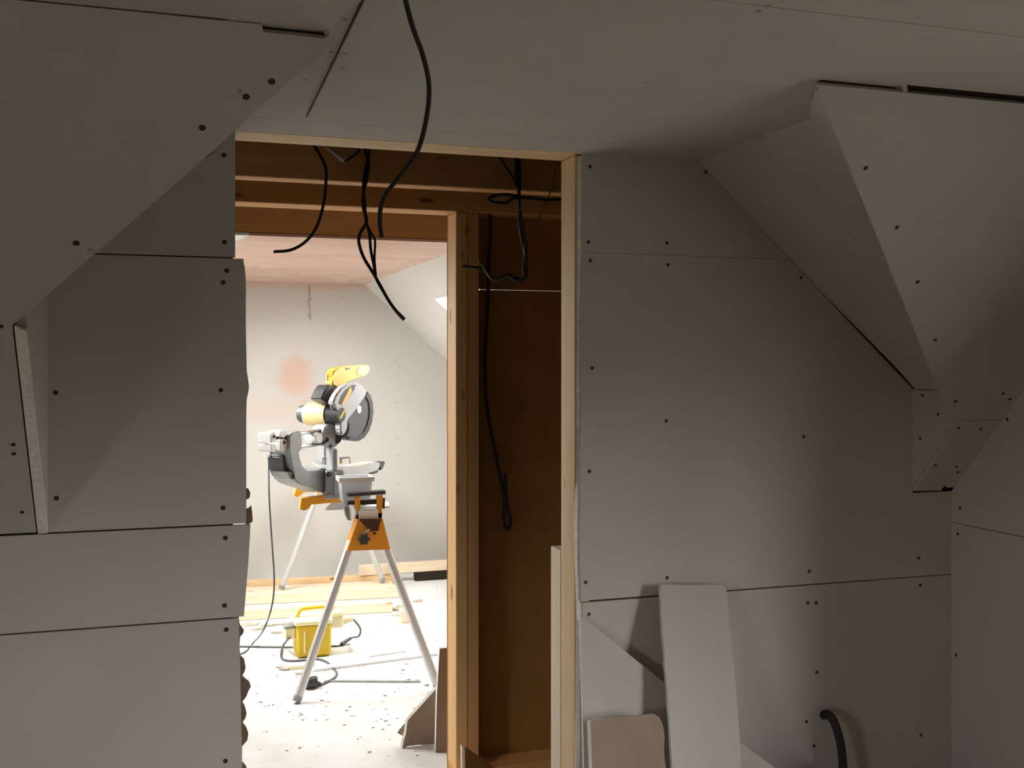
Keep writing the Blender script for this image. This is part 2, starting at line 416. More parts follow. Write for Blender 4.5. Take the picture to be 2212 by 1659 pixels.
for x, y in [(2119, 927), (2070, 925), (2020, 1005), (2066, 1008), (2069, 1020)]: screw(onQ(x, y), qn, QR2, r=.005)
link('slot_shade_strip', box(onQ(1768, 180).x + .012, XK, QP.y + .0235, QP.y + .035, ZC - .016, ZC - .0004), M['void'], SRQ)  # added dark strip behind the board darkens its top gap and stops leaking light
# pale cut edges along the hip
hip = [onQ(1766, 176), onQ(1870, 448), onQ(1966, 690), onQ(2022, 830), onQ(2047, 903), Qpt(XT, zj + .001)]
tri = [V((.464 * D, QP.y + .004, ZC)), onZ(1747, 243, ZC), onS(1800, 330), onS(1855, 440), onQ(1872, 452) + qb]
link('hip_fillet', prism([onQ(1766, 174), onZ(1746, 244, ZC - .0005), onS(1812, 345), onS(1868, 455)], (.012, .012, .002)), M['board'], SRQ)
# right cheek
CHR = struct('wall_cheek_right', prism([(XT + TH, D, Sz(XT) + .05), (XT + TH, Qy(Sz(XT)) + .06, Sz(XT) + .05), (XT + TH, D, Z0 + .09)], (.02, 0, 0)), M['frame'],
             'small bright triangular plasterboard cheek at the foot of the right slope', 'wall')
T1 = link('plasterboard', prism([(XT, D, Sz(XT) - .002), (XT, Qy(Sz(XT)) + .02, Sz(XT) - .002), (XT, D, Z0 + .022)], (TH, 0, 0)), M['board'], CHR)
for x, y in [(1993, 854), (2026, 895), (1988, 947)]: screw(onX(x, y, XT), (-1, 0, 0), T1, r=.005)
# right wing slope
wp = [(XB, D, ZC), (XB, QP.y, ZC), (XT, Qy(Sz(XT)), Sz(XT)), (XT, D, Sz(XT))]
WSR = struct('ceiling_wing_right', prism([V(p) + SNR * TH + V((0, .06 if p[1] == D else 0, 0)) for p in [(XB, D, ZC), (XB, QP.y, ZC), (XT, Qy(Sz(XT)), Sz(XT)), (XT, D - .05, Sz(XT)), (XT + .04, D - .05, Sz(XT + .04)), (XT + .04, D, Sz(XT + .04))]], SNR * .1), M['frame'], 'narrow sloping ceiling between the end wall and the right slope', 'sloped ceiling')
lip = [V((XB, D - .002, ZC)), V((XB, QP.y, ZC)), V((XT, Qy(Sz(XT)), Sz(XT))), V((XT, D - .01, Sz(XT))), onS(1957, 800) + V((0, -.006, 0)), onS(1900, 737) + V((0, -.004, 0)), onS(1790, 625)]
lip[4].y = D - .016; lip[5].y = D - .012; lip[6].y = D - .002
S1B = link('plasterboard', prism(lip, SNR * TH), M['board'], WSR)
for x, y in [(1650, 296), (1763, 411), (1835, 507), (1728, 535)]: screw(onS(x, y), -SNR, S1B, 'filled', .0055)

# ---- wall with the opening (boards over a stud slab)
XO0, XO1 = .064 * D, .3977 * D
xl0 = XTL; xfar = XLEFT
sl = prism([(xfar, YA0, 0), (XO0 - .003, YA0, 0), (XO0 - .003, YA0, ZC), (XBL, YA0, ZC), (XTL, YA0, SLz(XTL)), (XTL, YA0, Z0), (xfar, YA0, Z0)], (0, .088, 0))
slr = prism([(XO1 + .047, YA0, 0), (XK + .03, YA0, 0), (XK + .03, YA0, Z0), (XT, YA0, Z0), (XT, YA0, Sz(XT)), (XB, YA0, ZC), (XO1 + .047, YA0, ZC)], (0, .088, 0))
WE = struct('wall_end', merge(sl, slr), M['frame'], 'grey plasterboard end wall around the open doorway', 'wall')
BK = V((0, TH, 0))
def wy(x, y): return onY(x, y, D)
zs1 = wy(505, 557).z; zs2 = Z0; zs3 = wy(515, 1334).z
xs = wy(508, 400).x
gg = .0016
L1 = link('plasterboard', prism([wy(508, 300), V((wy(508, 300).x, D, ZC)), (XBL, D, ZC), (XTL, D, SLz(XTL)), (XTL, D, zs1 + gg), V((xs, D, zs1 + gg))], BK), M['board'], WE)
r2 = [(526, 565), (529, 580), (531, 600), (531, 700), (533, 800), (538, 833), (537, 845), (533, 862), (532, 900), (532, 1000), (532, 1050)]
L2 = link('plasterboard', prism([V((XTL, D, zs2 + .0022)), V((XTL, D, zs1 - gg)), V((wy(526, 560).x, D, zs1 - gg))] + [wy(*p) for p in r2] + [V((wy(532, 1100).x, D, zs2 + .0022))], BK), M['board'], WE)
L3 = link('plasterboard', prism([V((xfar, D, zs3 + .002)), V((xfar, D, zs2 - .002)), V((wy(541, 1100).x, D, zs2 - .002)), wy(540, 1160), wy(536, 1220), V((wy(527, 1300).x, D, zs3 + .002))], BK), M['board'], WE)
L4 = link('plasterboard', prism([V((xfar, D, 0.005)), V((xfar, D, zs3 - .002)), V((wy(516, 1340).x, D, zs3 - .002)), wy(517, 1380), wy(519, 1440), wy(520, 1500), wy(523, 1659), V((wy(523, 1659).x, D, .005))], BK), M['board'], WE)
for b, pts in ((L1, [(484, 335), (485, 523)]), (L2, [(490, 585), (482, 610), (477, 843), (120, 848), (122, 1076), (482, 1097)]),
               (L3, [(487, 1162), (485, 1308)]), (L4, [(489, 1360), (487, 1644)])):
    for p in pts: screw(wy(*p), (0, -1, 0), b)
# scalloped brown inner layer poking out past the board edge
sc = [(1405, 772), (1412, 820), (1435, 850), (1430, 868), (1413, 886), (1410, 940), (1413, 1000), (1438, 1025), (1445, 1065), (1440, 1090), (1424, 1118), (1445, 1140), (1472, 1163), (1476, 1180),
      (1462, 1205), (1448, 1240), (1424, 1272), (1442, 1300), (1451, 1335), (1444, 1365), (1424, 1394), (1450, 1425), (1461, 1455), (1455, 1495), (1424, 1532), (1424, 1630), (1440, 1645), (1452, 1662), (1460, 1700), (1425, 1740)]
scw = [onY(x / 2.723, 1050 + y / 2.723, YA0) for x, y in sc]
link('inner_board', prism([V((XO0 - .002, YA0, scw[0].z))] + scw + [V((scw[-1].x, YA0, .006)), V((XO0 - .002, YA0, .006))], (0, .018, 0)), M['scallop'], WE)
for q in ([(530, 1055), (537, 1056), (541, 1065), (539, 1076), (530, 1080)], [(530, 1100), (538, 1098), (543, 1092), (545, 1108), (546, 1126), (538, 1132), (530, 1132)]):
    link('torn_scrap', prism([onY(x, y, YA0) for x, y in q], (0, .01, 0)), M['scallop'], WE)

zr1 = E + .1093 * D; zr2 = E - .2438 * D
xe = wy(1257, 500).x
R1 = link('plasterboard', prism([V((xe, D, ZC)), V((XB, D, ZC)), V((XB + (ZC - zr1) / SK, D, zr1 + .0005)), V((xe, D, zr1 + .0005))], BK), M['board'], WE)
re = [(1256, 560), (1254, 700), (1254, 900), (1252, 1000), (1253, 1100), (1252, 1200), (1254, 1298)]
R2 = link('plasterboard', prism([V((XB + (ZC - zr1) / SK, D, zr1 - .0005)), V((XT, D, Sz(XT))), V((XT, D, Z0)), V((XK, D, Z0)), V((XK, D, zr2 + .0012))] + [wy(*p) for p in re[::-1]] + [V((xe, D, zr1 - .0005))], BK), M['board'], WE)
R3 = link('plasterboard', prism([V((wy(1258, 1310).x, D, zr2 - .0012)), V((XK, D, zr2 - .0012)), V((XK, D, .005)), V((wy(1253, 1600).x, D, .005)), wy(1253, 1659), wy(1256, 1400)], BK), M['board'], WE)
for b, pts in ((R1, [(1274, 360), (1271, 523), (1441, 525), (1502, 343), (1525, 372), (1694, 540)]),
               (R2, [(1275, 563), (1443, 572), (1730, 600), (1279, 795), (1439, 909), (1273, 1018), (1736, 943), (1265, 1258), (1441, 1248), (1748, 1234), (1984, 1205)]),
               (R3, [(1272, 1327), (1745, 1302), (1763, 1302), (1764, 1452), (1988, 1264), (1742, 1559), (1758, 1611), (1989, 1588)])):
    for p in pts: screw(wy(*p), (0, -1, 0), b, r=.0052)
# broken pale gypsum along the right side of the opening
ge = [(1258, 334), (1258, 540), (1255, 600), (1254, 800), (1253, 1000), (1252, 1120), (1253, 1300), (1257, 1304), (1257, 1330), (1253, 1336), (1253, 1660)]
gi = [(1244, 1660), (1246, 1336), (1244, 1250), (1242, 1150), (1244, 1060), (1247, 1040), (1247, 800), (1248, 560), (1249, 340)]
link('broken_edge', prism([onY(x, y, D + .003) for x, y in ge] + [onY(x, y, D + .006) for x, y in gi], (0, .006, 0)), M['gyp'], WE)

# ---- right knee wall
WY1 = -2.0
RWIN = (.60, 1.56, .64, 1.66); RDEP = .38
kn = bmesh.new()
for y0, y1, z0, z1 in ((WY1, RWIN[0], 0, ZC + .1), (RWIN[1], D + .1, 0, ZC + .1), (RWIN[0], RWIN[1], 0, RWIN[2]), (RWIN[0], RWIN[1], RWIN[3], ZC + .1)):
    box(XK + TH, XK + RDEP, y0, y1, z0, z1, kn)
WR = struct('wall_right', kn, M['frame'], 'grey plasterboard knee wall at the right edge of the view', 'wall')
RT = V((TH, 0, 0)); zk = E - .1845 * D
a0, a1, c0w, c1w = RWIN
K1 = link('plasterboard', prism([(XK, D, zk + .001), (XK, D, Z0), (XK, QP.y, ZC), (XK, a1, ZC), (XK, a1, zk + .001)], RT), M['board'], WR)
K2 = link('plasterboard', prism([(XK, D, 0.004), (XK, D, zk - .001), (XK, a1, zk - .001), (XK, a1, 0.004)], RT), M['board'], WR)
for y0, y1, z0, z1 in ((a0, a1, .004, c0w), (a0, a1, c1w, ZC), (WY1, a0, .004, ZC)):
    link('plasterboard', box(XK, XK + TH, y0, y1, z0, z1), M['board'], WR)
for y0, y1, z0, z1 in ((a0 - .01, a0, c0w, c1w), (a1, a1 + .01, c0w, c1w), (a0, a1, c0w - .01, c0w), (a0, a1, c1w, c1w + .01)):
    link('reveal', box(XK, XK + RDEP, y0, y1, z0, z1), M['board'], WR)
def casement(name, x0, x1, win, label):
    y0_, y1_, z0_, z1_ = win; ym = (y0_ + y1_) / 2; bm = bmesh.new()
    for q in ((y0_, y0_ + .045, z0_, z1_), (y1_ - .045, y1_, z0_, z1_), (y0_, y1_, z0_, z0_ + .045), (y0_, y1_, z1_ - .045, z1_), (ym - .025, ym + .025, z0_, z1_)):
        box(x0, x1, *q, bm)
    o = struct(name, bm, M['white'], label, 'window')
    for p0, p1 in ((y0_ + .045, ym - .025), (ym + .025, y1_ - .045)):
        link('pane', box((x0 + x1) / 2 - .002, (x0 + x1) / 2 + .002, p0, p1, z0_ + .045, z1_ - .045), M['glass'], o)
    return o
casement('window_1', XK + RDEP - .05, XK + RDEP - .01, RWIN, 'white casement window in the right wall, out of view')
portal('right_window_portal', (XK + RDEP + .02, (a0 + a1) / 2, (c0w + c1w) / 2), (-1, 0, 0), (0, 1, 0), a1 - a0, c1w - c0w)
for b, pts in ((K1, [(2176, 906), (2074, 1098)]), (K2, [(2069, 1153), (2065, 1415)])):
    for p in pts: screw(onX(*p, XK), (-1, 0, 0), b, r=.005)

# ---- the part of the near room behind the camera
LWIN = (-.3, .36, .98, 1.64)
lw = bmesh.new()
for y0, y1, z0, z1 in ((-2.0, LWIN[0], 0, ZC + .1), (LWIN[1], D + .1, 0, ZC + .1), (LWIN[0], LWIN[1], 0, LWIN[2]), (LWIN[0], LWIN[1], LWIN[3], ZC + .1)):
    box(XLEFT - .2, XLEFT, y0, y1, z0, z1, lw)
casement('window_5', XLEFT - .18, XLEFT - .13, LWIN, 'white casement window in the left gable wall, out of view')
portal('left_window_portal', (XLEFT - .22, (LWIN[0] + LWIN[1]) / 2, (LWIN[2] + LWIN[3]) / 2), (1, 0, 0), (0, 1, 0), LWIN[1] - LWIN[0], LWIN[3] - LWIN[2])
WLf = struct('wall_left', lw, M['board'], 'grey plasterboard gable wall beyond the left edge of view', 'wall')
zb = .75
yb = -.5 - (ZC - zb) / 1.13
struct('wall_back', box(XLEFT, XK, yb - .1, yb, 0, zb), M['board'], 'low plasterboard knee wall behind the camera', 'wall')
def RS(x, t): return V((x, -.5 + (yb + .5) * t, ZC + (zb - ZC) * t))
rn = V((0, -1.13, 1)).normalized()
struct('ceiling_slope_back', prism([RS(XLEFT, 0), RS(XK + .05, 0), RS(XK + .05, 1), RS(XLEFT, 1)], rn * .15), M['board'], 'sloping plasterboard ceiling behind the camera', 'sloped ceiling')

# ================================================================== HALL AND FAR ROOM SHELL
XFL = -.229 * D
FN = SNR
def Rpt(x, y): return V((x, y, Sz(x)))
def Lpt(x, y): return V((x, y, SLz(x)))
# right roof window of the far room, from its visible corner
c0 = onS(939, 646)
RW = (c0.x, c0.x + .50, c0.y - 1.0, c0.y)               # x0, x1, y0, y1
xe2 = XT
far_r = bmesh.new()
for x0, x1, y0, y1 in ((XB, xe2, RW[3], YF + .1), (XB, xe2, YB1 + .02, RW[2]), (XB, RW[0], RW[2], RW[3]), (RW[1], xe2, RW[2], RW[3])):
    prism([Rpt(x0, y0), Rpt(x1, y0), Rpt(x1, y1), Rpt(x0, y1)], FN * .2, far_r)
struct('ceiling_far_right', far_r, M['board_far'], 'pale sloping ceiling of the far room with a roof window', 'sloped ceiling')
def roof_window(name, P, n, x0, x1, y0, y1, label):
    bm = bmesh.new(); t = .05
    for a0, a1, b0, b1 in ((x0, x0 + t, y0, y1), (x1 - t, x1, y0, y1), (x0, x1, y0, y0 + t), (x0, x1, y1 - t, y1)):
        prism([P(a0, b0) + n * .12, P(a1, b0) + n * .12, P(a1, b1) + n * .12, P(a0, b1) + n * .12], n * .07, bm)
    o = struct(name, bm, M['white'], label, 'window')
    gl = prism([P(x0, y0) + n * .15, P(x1, y0) + n * .15, P(x1, y1) + n * .15, P(x0, y1) + n * .15], n * .004)
    link('pane', gl, M['glass'], o)
    return o
roof_window('window_2', Rpt, FN, *RW, 'roof window in the right slope of the far room, cut off by the stud')
portal('far_portal_right', (Rpt(RW[0], RW[2]) + Rpt(RW[1], RW[3])) / 2 + FN * .22, -FN, (0, 1, 0), RW[3] - RW[2], (Rpt(RW[1], 0) - Rpt(RW[0], 0)).length)
# left slope with two roof windows that stay out of view
LW = [(-.57, .05, 5.3, 6.75)]
far_l = bmesh.new()
ys = [YB1 + .02] + [q for w_ in LW for q in w_[2:]] + [YF + .1]
for b0, b1 in zip(ys[0::2], ys[1::2]):
    prism([Lpt(XFL, b0), Lpt(XBL, b0), Lpt(XBL, b1), Lpt(XFL, b1)], SNL * .2, far_l)
for x0, x1, y0, y1 in LW:
    for a0, a1 in ((XFL, x0), (x1, XBL)):
        prism([Lpt(a0, y0), Lpt(a1, y0), Lpt(a1, y1), Lpt(a0, y1)], SNL * .2, far_l)
struct('ceiling_far_left', far_l, M['board_far'], 'pale left slope of the far room with a large roof window', 'sloped ceiling')
for k, (x0, x1, y0, y1) in enumerate(LW):
    roof_window('window_%d' % (3 + k), Lpt, SNL, x0, x1, y0, y1, 'large roof window in the left slope of the far room')
    portal('far_portal_left', (Lpt(x0, y0) + Lpt(x1, y1)) / 2 + SNL * .22, -SNL, (0, 1, 0), y1 - y0, (Lpt(x1, 0) - Lpt(x0, 0)).length)
# side knee walls of hall and far room
struct('wall_far_left', box(XFL - .1, XFL, YA1, YF + .1, 0, SLz(XFL) + .15), M['board_far'], 'pale knee wall on the left of the far room', 'wall')
struct('wall_far_right', box(XT, XT + .1, YA1, YF + .1, 0, Sz(XT) + .15), M['board_far'], 'pale knee wall on the right of the far room', 'wall')
# hall has no lining: dark roof over it
hr = prism([(XFL - .1, YA1, SLz(XFL) + .12), (XBL + .1, YA1, ZC + .42), (XB - .1, YA1, ZC + .42), (XT + .1, YA1, Sz(XT) + .12), (XT + .1, YA1, Sz(XT) + .3), (XB, YA1, ZC + .6), (XBL, YA1, ZC + .6), (XFL - .1, YA1, SLz(XFL) + .3)], (0, YP + .1 - YA1, 0))
for ya, zlo in ((YA1 - .002, .012), (YP + .05, .13)):
    prism([(XFL - .1, ya, SLz(XFL) + .3), (XBL, ya, ZC + .6), (XB, ya, ZC + .6), (XT + .1, ya, Sz(XT) + .3), (XT + .1, ya, Sz(XT) + zlo), (XB, ya, ZC + zlo), (XBL, ya, ZC + zlo), (XFL - .1, ya, SLz(XFL) + zlo)], (0, .012, 0), hr)
struct('ceiling_hall', hr, M['void'], 'dark unlined roof above the joists between the rooms', 'roof')
# far ceiling: pink skim with a bare white strip on the left
FC = struct('ceiling_far', prism([(XBL - .05, YP + .045, ZC + TH), (XB + .05, YP + .045, ZC + TH), (XB + .05, YF + .1, ZC + TH), (XBL - .05, YF + .1, ZC + TH)], (0, 0, .15)), M['frame'], 'pink freshly plastered ceiling of the far room', 'ceiling')
xw = onZ(536, 512, ZC).x
link('plaster_skim', prism([(xw, YP - .002, ZC), (XB, YP - .002, ZC), (XB, YF, ZC), (XBL, YF, ZC), (XBL, YP + 1.2, ZC), (xw - .09, YP + .55, ZC)], UP), M['skim'], FC)
link('bare_board', prism([(XBL, YP - .002, ZC), (xw, YP - .002, ZC), (xw - .09, YP + .55, ZC), (XBL, YP + 1.2, ZC)], UP), M['white'], FC)
def wf(x, y): return onY(x, y, YF)
M['farwall'] = blob_mat('far_wall_plaster', (.52, .505, .472), (.56, .34, .25),
    [(tuple(wf(637, 815)), (.13, .3, .17), .7), (tuple(wf(580, 880)), (.35, .3, .10), .22), (tuple(wf(690, 865)), (.25, .3, .10), .25), (tuple(wf(660, 612)), (1.2, .3, .05), .55), (tuple(wf(640, 850)), (.10, .3, .35), .2)])
WF = struct('wall_far', prism([(XFL - .1, YF, 0), (XT + .1, YF, 0), (XT + .1, YF, Sz(XT) + .1), (XB, YF, ZC + .1), (XBL, YF, ZC + .1), (XFL - .1, YF, SLz(XFL) + .1)], (0, .1, 0)), M['farwall'], 'pale plasterboard wall with pink smears at the end of the far room', 'wall')
for x, y in [(855, 782), (861, 791), (852, 868), (859, 869), (854, 944), (860, 949), (854, 982), (862, 983), (855, 1043), (862, 1046), (856, 1128), (863, 1133), (673, 1233), (857, 1207), (672, 782), (737, 660), (738, 643)]:
    screw(wf(x, y), (0, -1, 0), WF, 'filled', .0055)
pl = bmesh.new()
for a, b in (((668, 617), (668, 650)), ((667, 652), (669, 672)), ((668, 674), (670, 690)), ((664, 652), (673, 645)), ((664, 684), (672, 680))):
    tube([wf(*a) - V((0, .003, 0)), wf(*b) - V((0, .003, 0))], .006, 6, 1, pl)
link('filler_streak', pl, M['filled'], WF)

# ================================================================== TIMBER FRAMES
# frame of the near opening
nf = thing('stud_frame', 'pine doorway frame of head plate and stud in the near wall', 'door frame', (XO1, YA0, 0))
hy = onZ(510, 306, ZC).y
link('head_plate', box(XO0 - .02, XO1 + .045, D + .001, YA1, ZC - .001, ZC + .0115, bev=.002), M['woodx'], nf)
link('stud', box(XO1, XO1 + .044, YA0, YA1, .002, ZC - .003, bev=.002), M['woodz'], nf)
# plank standing behind the stud
pz = onX(1212, 1190, XO1 - .001).z
solid('plank', box(XO1 - .001, XO1 + .036, 1.0445 * D, 1.073 * D, .002, pz, bev=.002), M['pwoodz'], 'short pale plank standing upright behind the doorway stud', 'plank', (XO1, 1.06 * D, 0))
# joists over the hall
yj = .209 * D / .168
def joist(y0, y1, z0, z1, m, label, x0=XFL + .1, x1=XT - .3, grp=None):
    return solid('ceiling_joist', box(x0, x1, y0, y1, z0, z1, bev=.003), M[m], label, 'joist', ((x0 + x1) / 2, y0, z0), grp)
joist(yj, yj + .075, ZC, ZC + .19, 'dwoodx', 'knotty brown ceiling joist nearest the doorway head, cables hanging before it', grp='joists over the hall')
joist(YP, YP + .044, ZC + .014, ZC + .22, 'dwoodx', 'wide dark brown trimmer joist above the pink ceiling edge', x1=onY(966, 500, YP).x, grp='joists over the hall')
# partition frame
xb = onY(985, 800, YB0).x
pf = thing('stud_partition', 'timber stud partition with brown-backed plasterboard and an opening on its left', 'partition', (xb + .3, YB0, 0))
link('head_plate', box(XFL + .1, XT - .05, YB0, YB1, ZC, ZC + .12, bev=.003), M['dwoodx'], pf)
link('stud', box(xb, xb + .046, YB0, YB1, .046, ZC - .001, bev=.003), M['owoodz'], pf)
link('stud', box(xb + .0465, xb + .094, YB0 + .004, YB1, .046, ZC - .001, bev=.003), M['dwoodz'], pf)
link('stud', box(XT - .09, XT - .045, YB0, YB1, .046, ZC - .36, bev=.003), M['dwoodz'], pf)
link('sole_plate', box(xb, XT - .01, YB0, YB1, .001, .045, bev=.003), M['dwoodx'], pf)
yb1 = YB1 + .001
z1 = onY(1120, 627, yb1).z; z2 = onY(1110, 1139, yb1).z
pxs = (xb, XT - .012)
def ptop(x): return min(ZC, Sz(x)) - .004
link('plasterboard', prism([(pxs[0], yb1, z1 + .0009), (pxs[1], yb1, z1 + .0009), (pxs[1], yb1, ZC + .06), (pxs[0], yb1, ZC + .06)], BK), M['back'], pf)
link('plasterboard', box(pxs[0], pxs[1], yb1, yb1 + TH, z2 + .0008, z1 - .0009), M['back'], pf)
link('plasterboard', box(pxs[0], pxs[1], yb1, yb1 + TH, .01, z2 - .0008), M['back'], pf)
# small offcut leaning at the foot of the partition
oy = YB0 - .22
solid('wood_offcut', prism([onY(998, 1612, oy), onY(1004, 1617, oy), onY(1006, 1720, oy), onY(999, 1720, oy)], (.0, .02, 0)), M['pwoodz'], 'thin pale sliver of wood upright at the foot of the partition stud', 'wood offcut', tuple(onY(1002, 1720, oy)))
ob = [V((onY(1004, 1620, oy).x, oy + .021, onY(1004, 1620, oy).z)), V((xb + .16, YB0 - .015, .03)), V((xb + .16, YB0 - .015, .002)), V((onY(1004, 1620, oy).x, oy + .021, .002))]
solid('board_offcut', prism(ob, (.012, .004, 0)), M['back'], 'brown triangular board offcut at the foot of the partition', 'board offcut', (ob[0].x, oy, 0))

# ================================================================== CABLES
def cable(name, pts, r, m, label, group=None, n=8, k=6, r1=None):
    return solid(name, tube(pts, r, n, k, r1=r1), M[m], label, 'cable', tuple(pts[0]), group, True)
CG = 'loose cable ends hanging from the ceiling'
# thick black cable hanging in the near room
yc = 1.66
top = onZ(862, -75, ZC)
cable('cable', [V((top.x, top.y, ZC + .004)), onY(868, -40, 1.55), onY(877, 5, 1.57), onY(892, 60, 1.59), onY(915, 125, 1.62), onY(927, 190, 1.64), onY(920, 262, 1.66), onY(900, 330, 1.67), onY(860, 385, 1.68), onY(833, 420, 1.69), onY(822, 452, 1.69), onY(821, 485, 1.69), onY(825, 513, 1.69)], .0042, 'cable',
      'thick black cable snaking down from the near ceiling in front of the doorway', CG, r1=.0036)
cable('cable', [onZ(790, -12, ZC + .004), onZ(770, 30, ZC - .004), onZ(735, 103, ZC - .010), onZ(700, 175, ZC - .014), onZ(663, 251, ZC - .016)], .0026, 'cable',
      'thin straight black cable end sticking out along the near ceiling', CG)
jf = yj - .006
def jp(x, y, Y): return onY(x, y, Y)
cable('cable', [V((jp(668, 290, jf).x, jf, ZC + .12)), jp(672, 305, jf - .01), jp(688, 330, jf - .06), jp(703, 360, jf - .10), jp(704, 395, jf - .12), jp(699, 440, jf - .13), jp(684, 490, jf - .14), jp(660, 522, jf - .14), jp(628, 540, jf - .14), jp(591, 544, jf - .14)], .0048, 'cable',
      'black cable curving left and ending with a pale tip below the pink ceiling edge', CG)
cable('cable', [V((jp(688, 285, jf).x, jf, ZC + .13)), jp(705, 315, jf - .03), jp(724, 332, jf - .05), jp(742, 347, jf - .06)], .006, 'wcable',
      'short white cable end hanging under the doorway head', CG)
cable('cable', [V((jp(774, 285, jf).x, jf, ZC + .13)), jp(774, 326, jf - .03), jp(762, 338, jf - .05), jp(746, 348, jf - .062)], .004, 'cable', 'short dark cable looping beside the white cable end', CG)
# twisted group in the middle
mid = thing('cable_bundle', 'black twisted cables hanging in the middle of the doorway', 'cables', tuple(jp(790, 330, jf)), CG)
def strand(pts, r, m='cable', par=mid): return link('strand', tube(pts, r, 8, 6), M[m], par, True)
strand([V((jp(790, 285, jf).x, jf, ZC + .13)), jp(789, 325, jf - .02), jp(796, 352, jf - .04), jp(792, 388, jf - .06), jp(784, 420, jf - .07), jp(785, 450, jf - .07), jp(792, 478, jf - .07), jp(779, 502, jf - .07), jp(775, 522, jf - .07), jp(785, 555, jf - .07), jp(806, 590, jf - .07), jp(822, 618, jf - .08), jp(840, 650, jf - .09), jp(858, 675, jf - .1), jp(873, 691, jf - .1)], .0052)
strand([V((jp(794, 285, jf).x, jf, ZC + .12)), jp(797, 330, jf - .025), jp(790, 365, jf - .05), jp(785, 400, jf - .066), jp(788, 440, jf - .076), jp(790, 475, jf - .078), jp(798, 505, jf - .075), jp(801, 540, jf - .075), jp(808, 575, jf - .075), jp(812, 600, jf - .078), jp(828, 630, jf - .088), jp(848, 662, jf - .1), jp(874, 690, jf - .106)], .0048)
strand([jp(790, 480, jf - .082), jp(803, 505, jf - .082), jp(810, 520, jf - .082), jp(809, 560, jf - .08), jp(812, 598, jf - .082)], .0038)
# right hand bundle over the partition bay
rb = thing('cable_bundle', 'dark looped cable bundle hanging in the narrow bay beside the stud', 'cables', tuple(jp(1118, 350, jf)), CG)
st2 = lambda pts, r, m='cable': strand(pts, r, m, rb)
st2([V((jp(1116, 300, jf).x, jf, ZC + .13)), jp(1116, 350, jf - .02), jp(1117, 385, jf - .04), jp(1121, 412, jf - .05), jp(1121, 445, jf - .04), jp(1122, 480, jf - .03), jp(1128, 520, jf), jp(1136, 560, jf + .02), jp(1134, 598, jf + .03), jp(1118, 606, jf + .05), jp(1098, 594, jf + .07), jp(1082, 601, jf + .09), jp(1064, 604, jf + .11)], .0062)
st2([V((jp(1121, 300, jf).x, jf, ZC + .12)), jp(1121, 355, jf - .03), jp(1123, 395, jf - .05), jp(1120, 430, jf - .06), jp(1126, 470, jf - .04), jp(1132, 510, jf - .01), jp(1136, 540, jf), jp(1132, 575, jf + .02), jp(1130, 600, jf + .04), jp(1110, 600, jf + .06), jp(1092, 598, jf + .08), jp(1068, 606, jf + .11), jp(1052, 585, jf + .13), jp(1030, 578, jf + .14), jp(998, 575, jf + .15)], .005)
st2([V((jp(1070, 300, jf).x, jf, ZC + .13)), jp(1090, 356, jf - .02), jp(1108, 385, jf - .04), jp(1119, 408, jf - .055)], .004)
st2([jp(1120, 424, jf - .06), jp(1090, 420, jf - .06), jp(1064, 424, jf - .06), jp(1056, 430, jf - .06), jp(1066, 437, jf - .06), jp(1092, 438, jf - .06), jp(1112, 428, jf - .062), jp(1150, 428, jf - .05), jp(1180, 432, jf - .03), jp(1225, 430, jf - .01)], .0055)
st2([jp(1200, 366, jf - .02), jp(1196, 395, jf - .03), jp(1178, 440, jf - .02), jp(1156, 485, jf - .01), jp(1142, 512, jf), jp(1132, 536, jf), jp(1136, 560, jf + .01), jp(1134, 585, jf + .03)], .0026, 'greencable')
st2([jp(1062, 604, jf + .11), jp(1052, 590, jf + .12), jp(1042, 574, jf + .13), jp(1034, 566, jf + .13)], .004, 'greencable')
# long cable down the partition bay
cy = YB0 + .03
cable('cable', [onY(1056, 440, cy), onY(1060, 500, cy), onY(1056, 560, cy), onY(1054, 640, cy), onY(1050, 720, cy), onY(1047, 790, cy), onY(1050, 860, cy), onY(1058, 920, cy), onY(1068, 970, cy), onY(1080, 1030, cy), onY(1090, 1080, cy), onY(1088, 1115, cy), onY(1092, 1140, cy), onY(1102, 1136, cy), onY(1101, 1115, cy), onY(1094, 1090, cy), onY(1092, 1050, cy), onY(1091, 1022, cy)], .0075, 'cable',
      'long black cable down the brown partition bay ending in a loop')
# black conduit tail poking out of the right wall
cable('conduit', [onY(1776, 1546, D + .01), onY(1787, 1543, D - .03), onY(1800, 1556, D - .055), onY(1812, 1590, D - .07), onY(1819, 1630, D - .075), onY(1821, 1675, D - .085), onY(1819, 1745, D - .09)], .0125, 'cable',
      'stiff black cable tail curving out of the right wall low down', n=12)

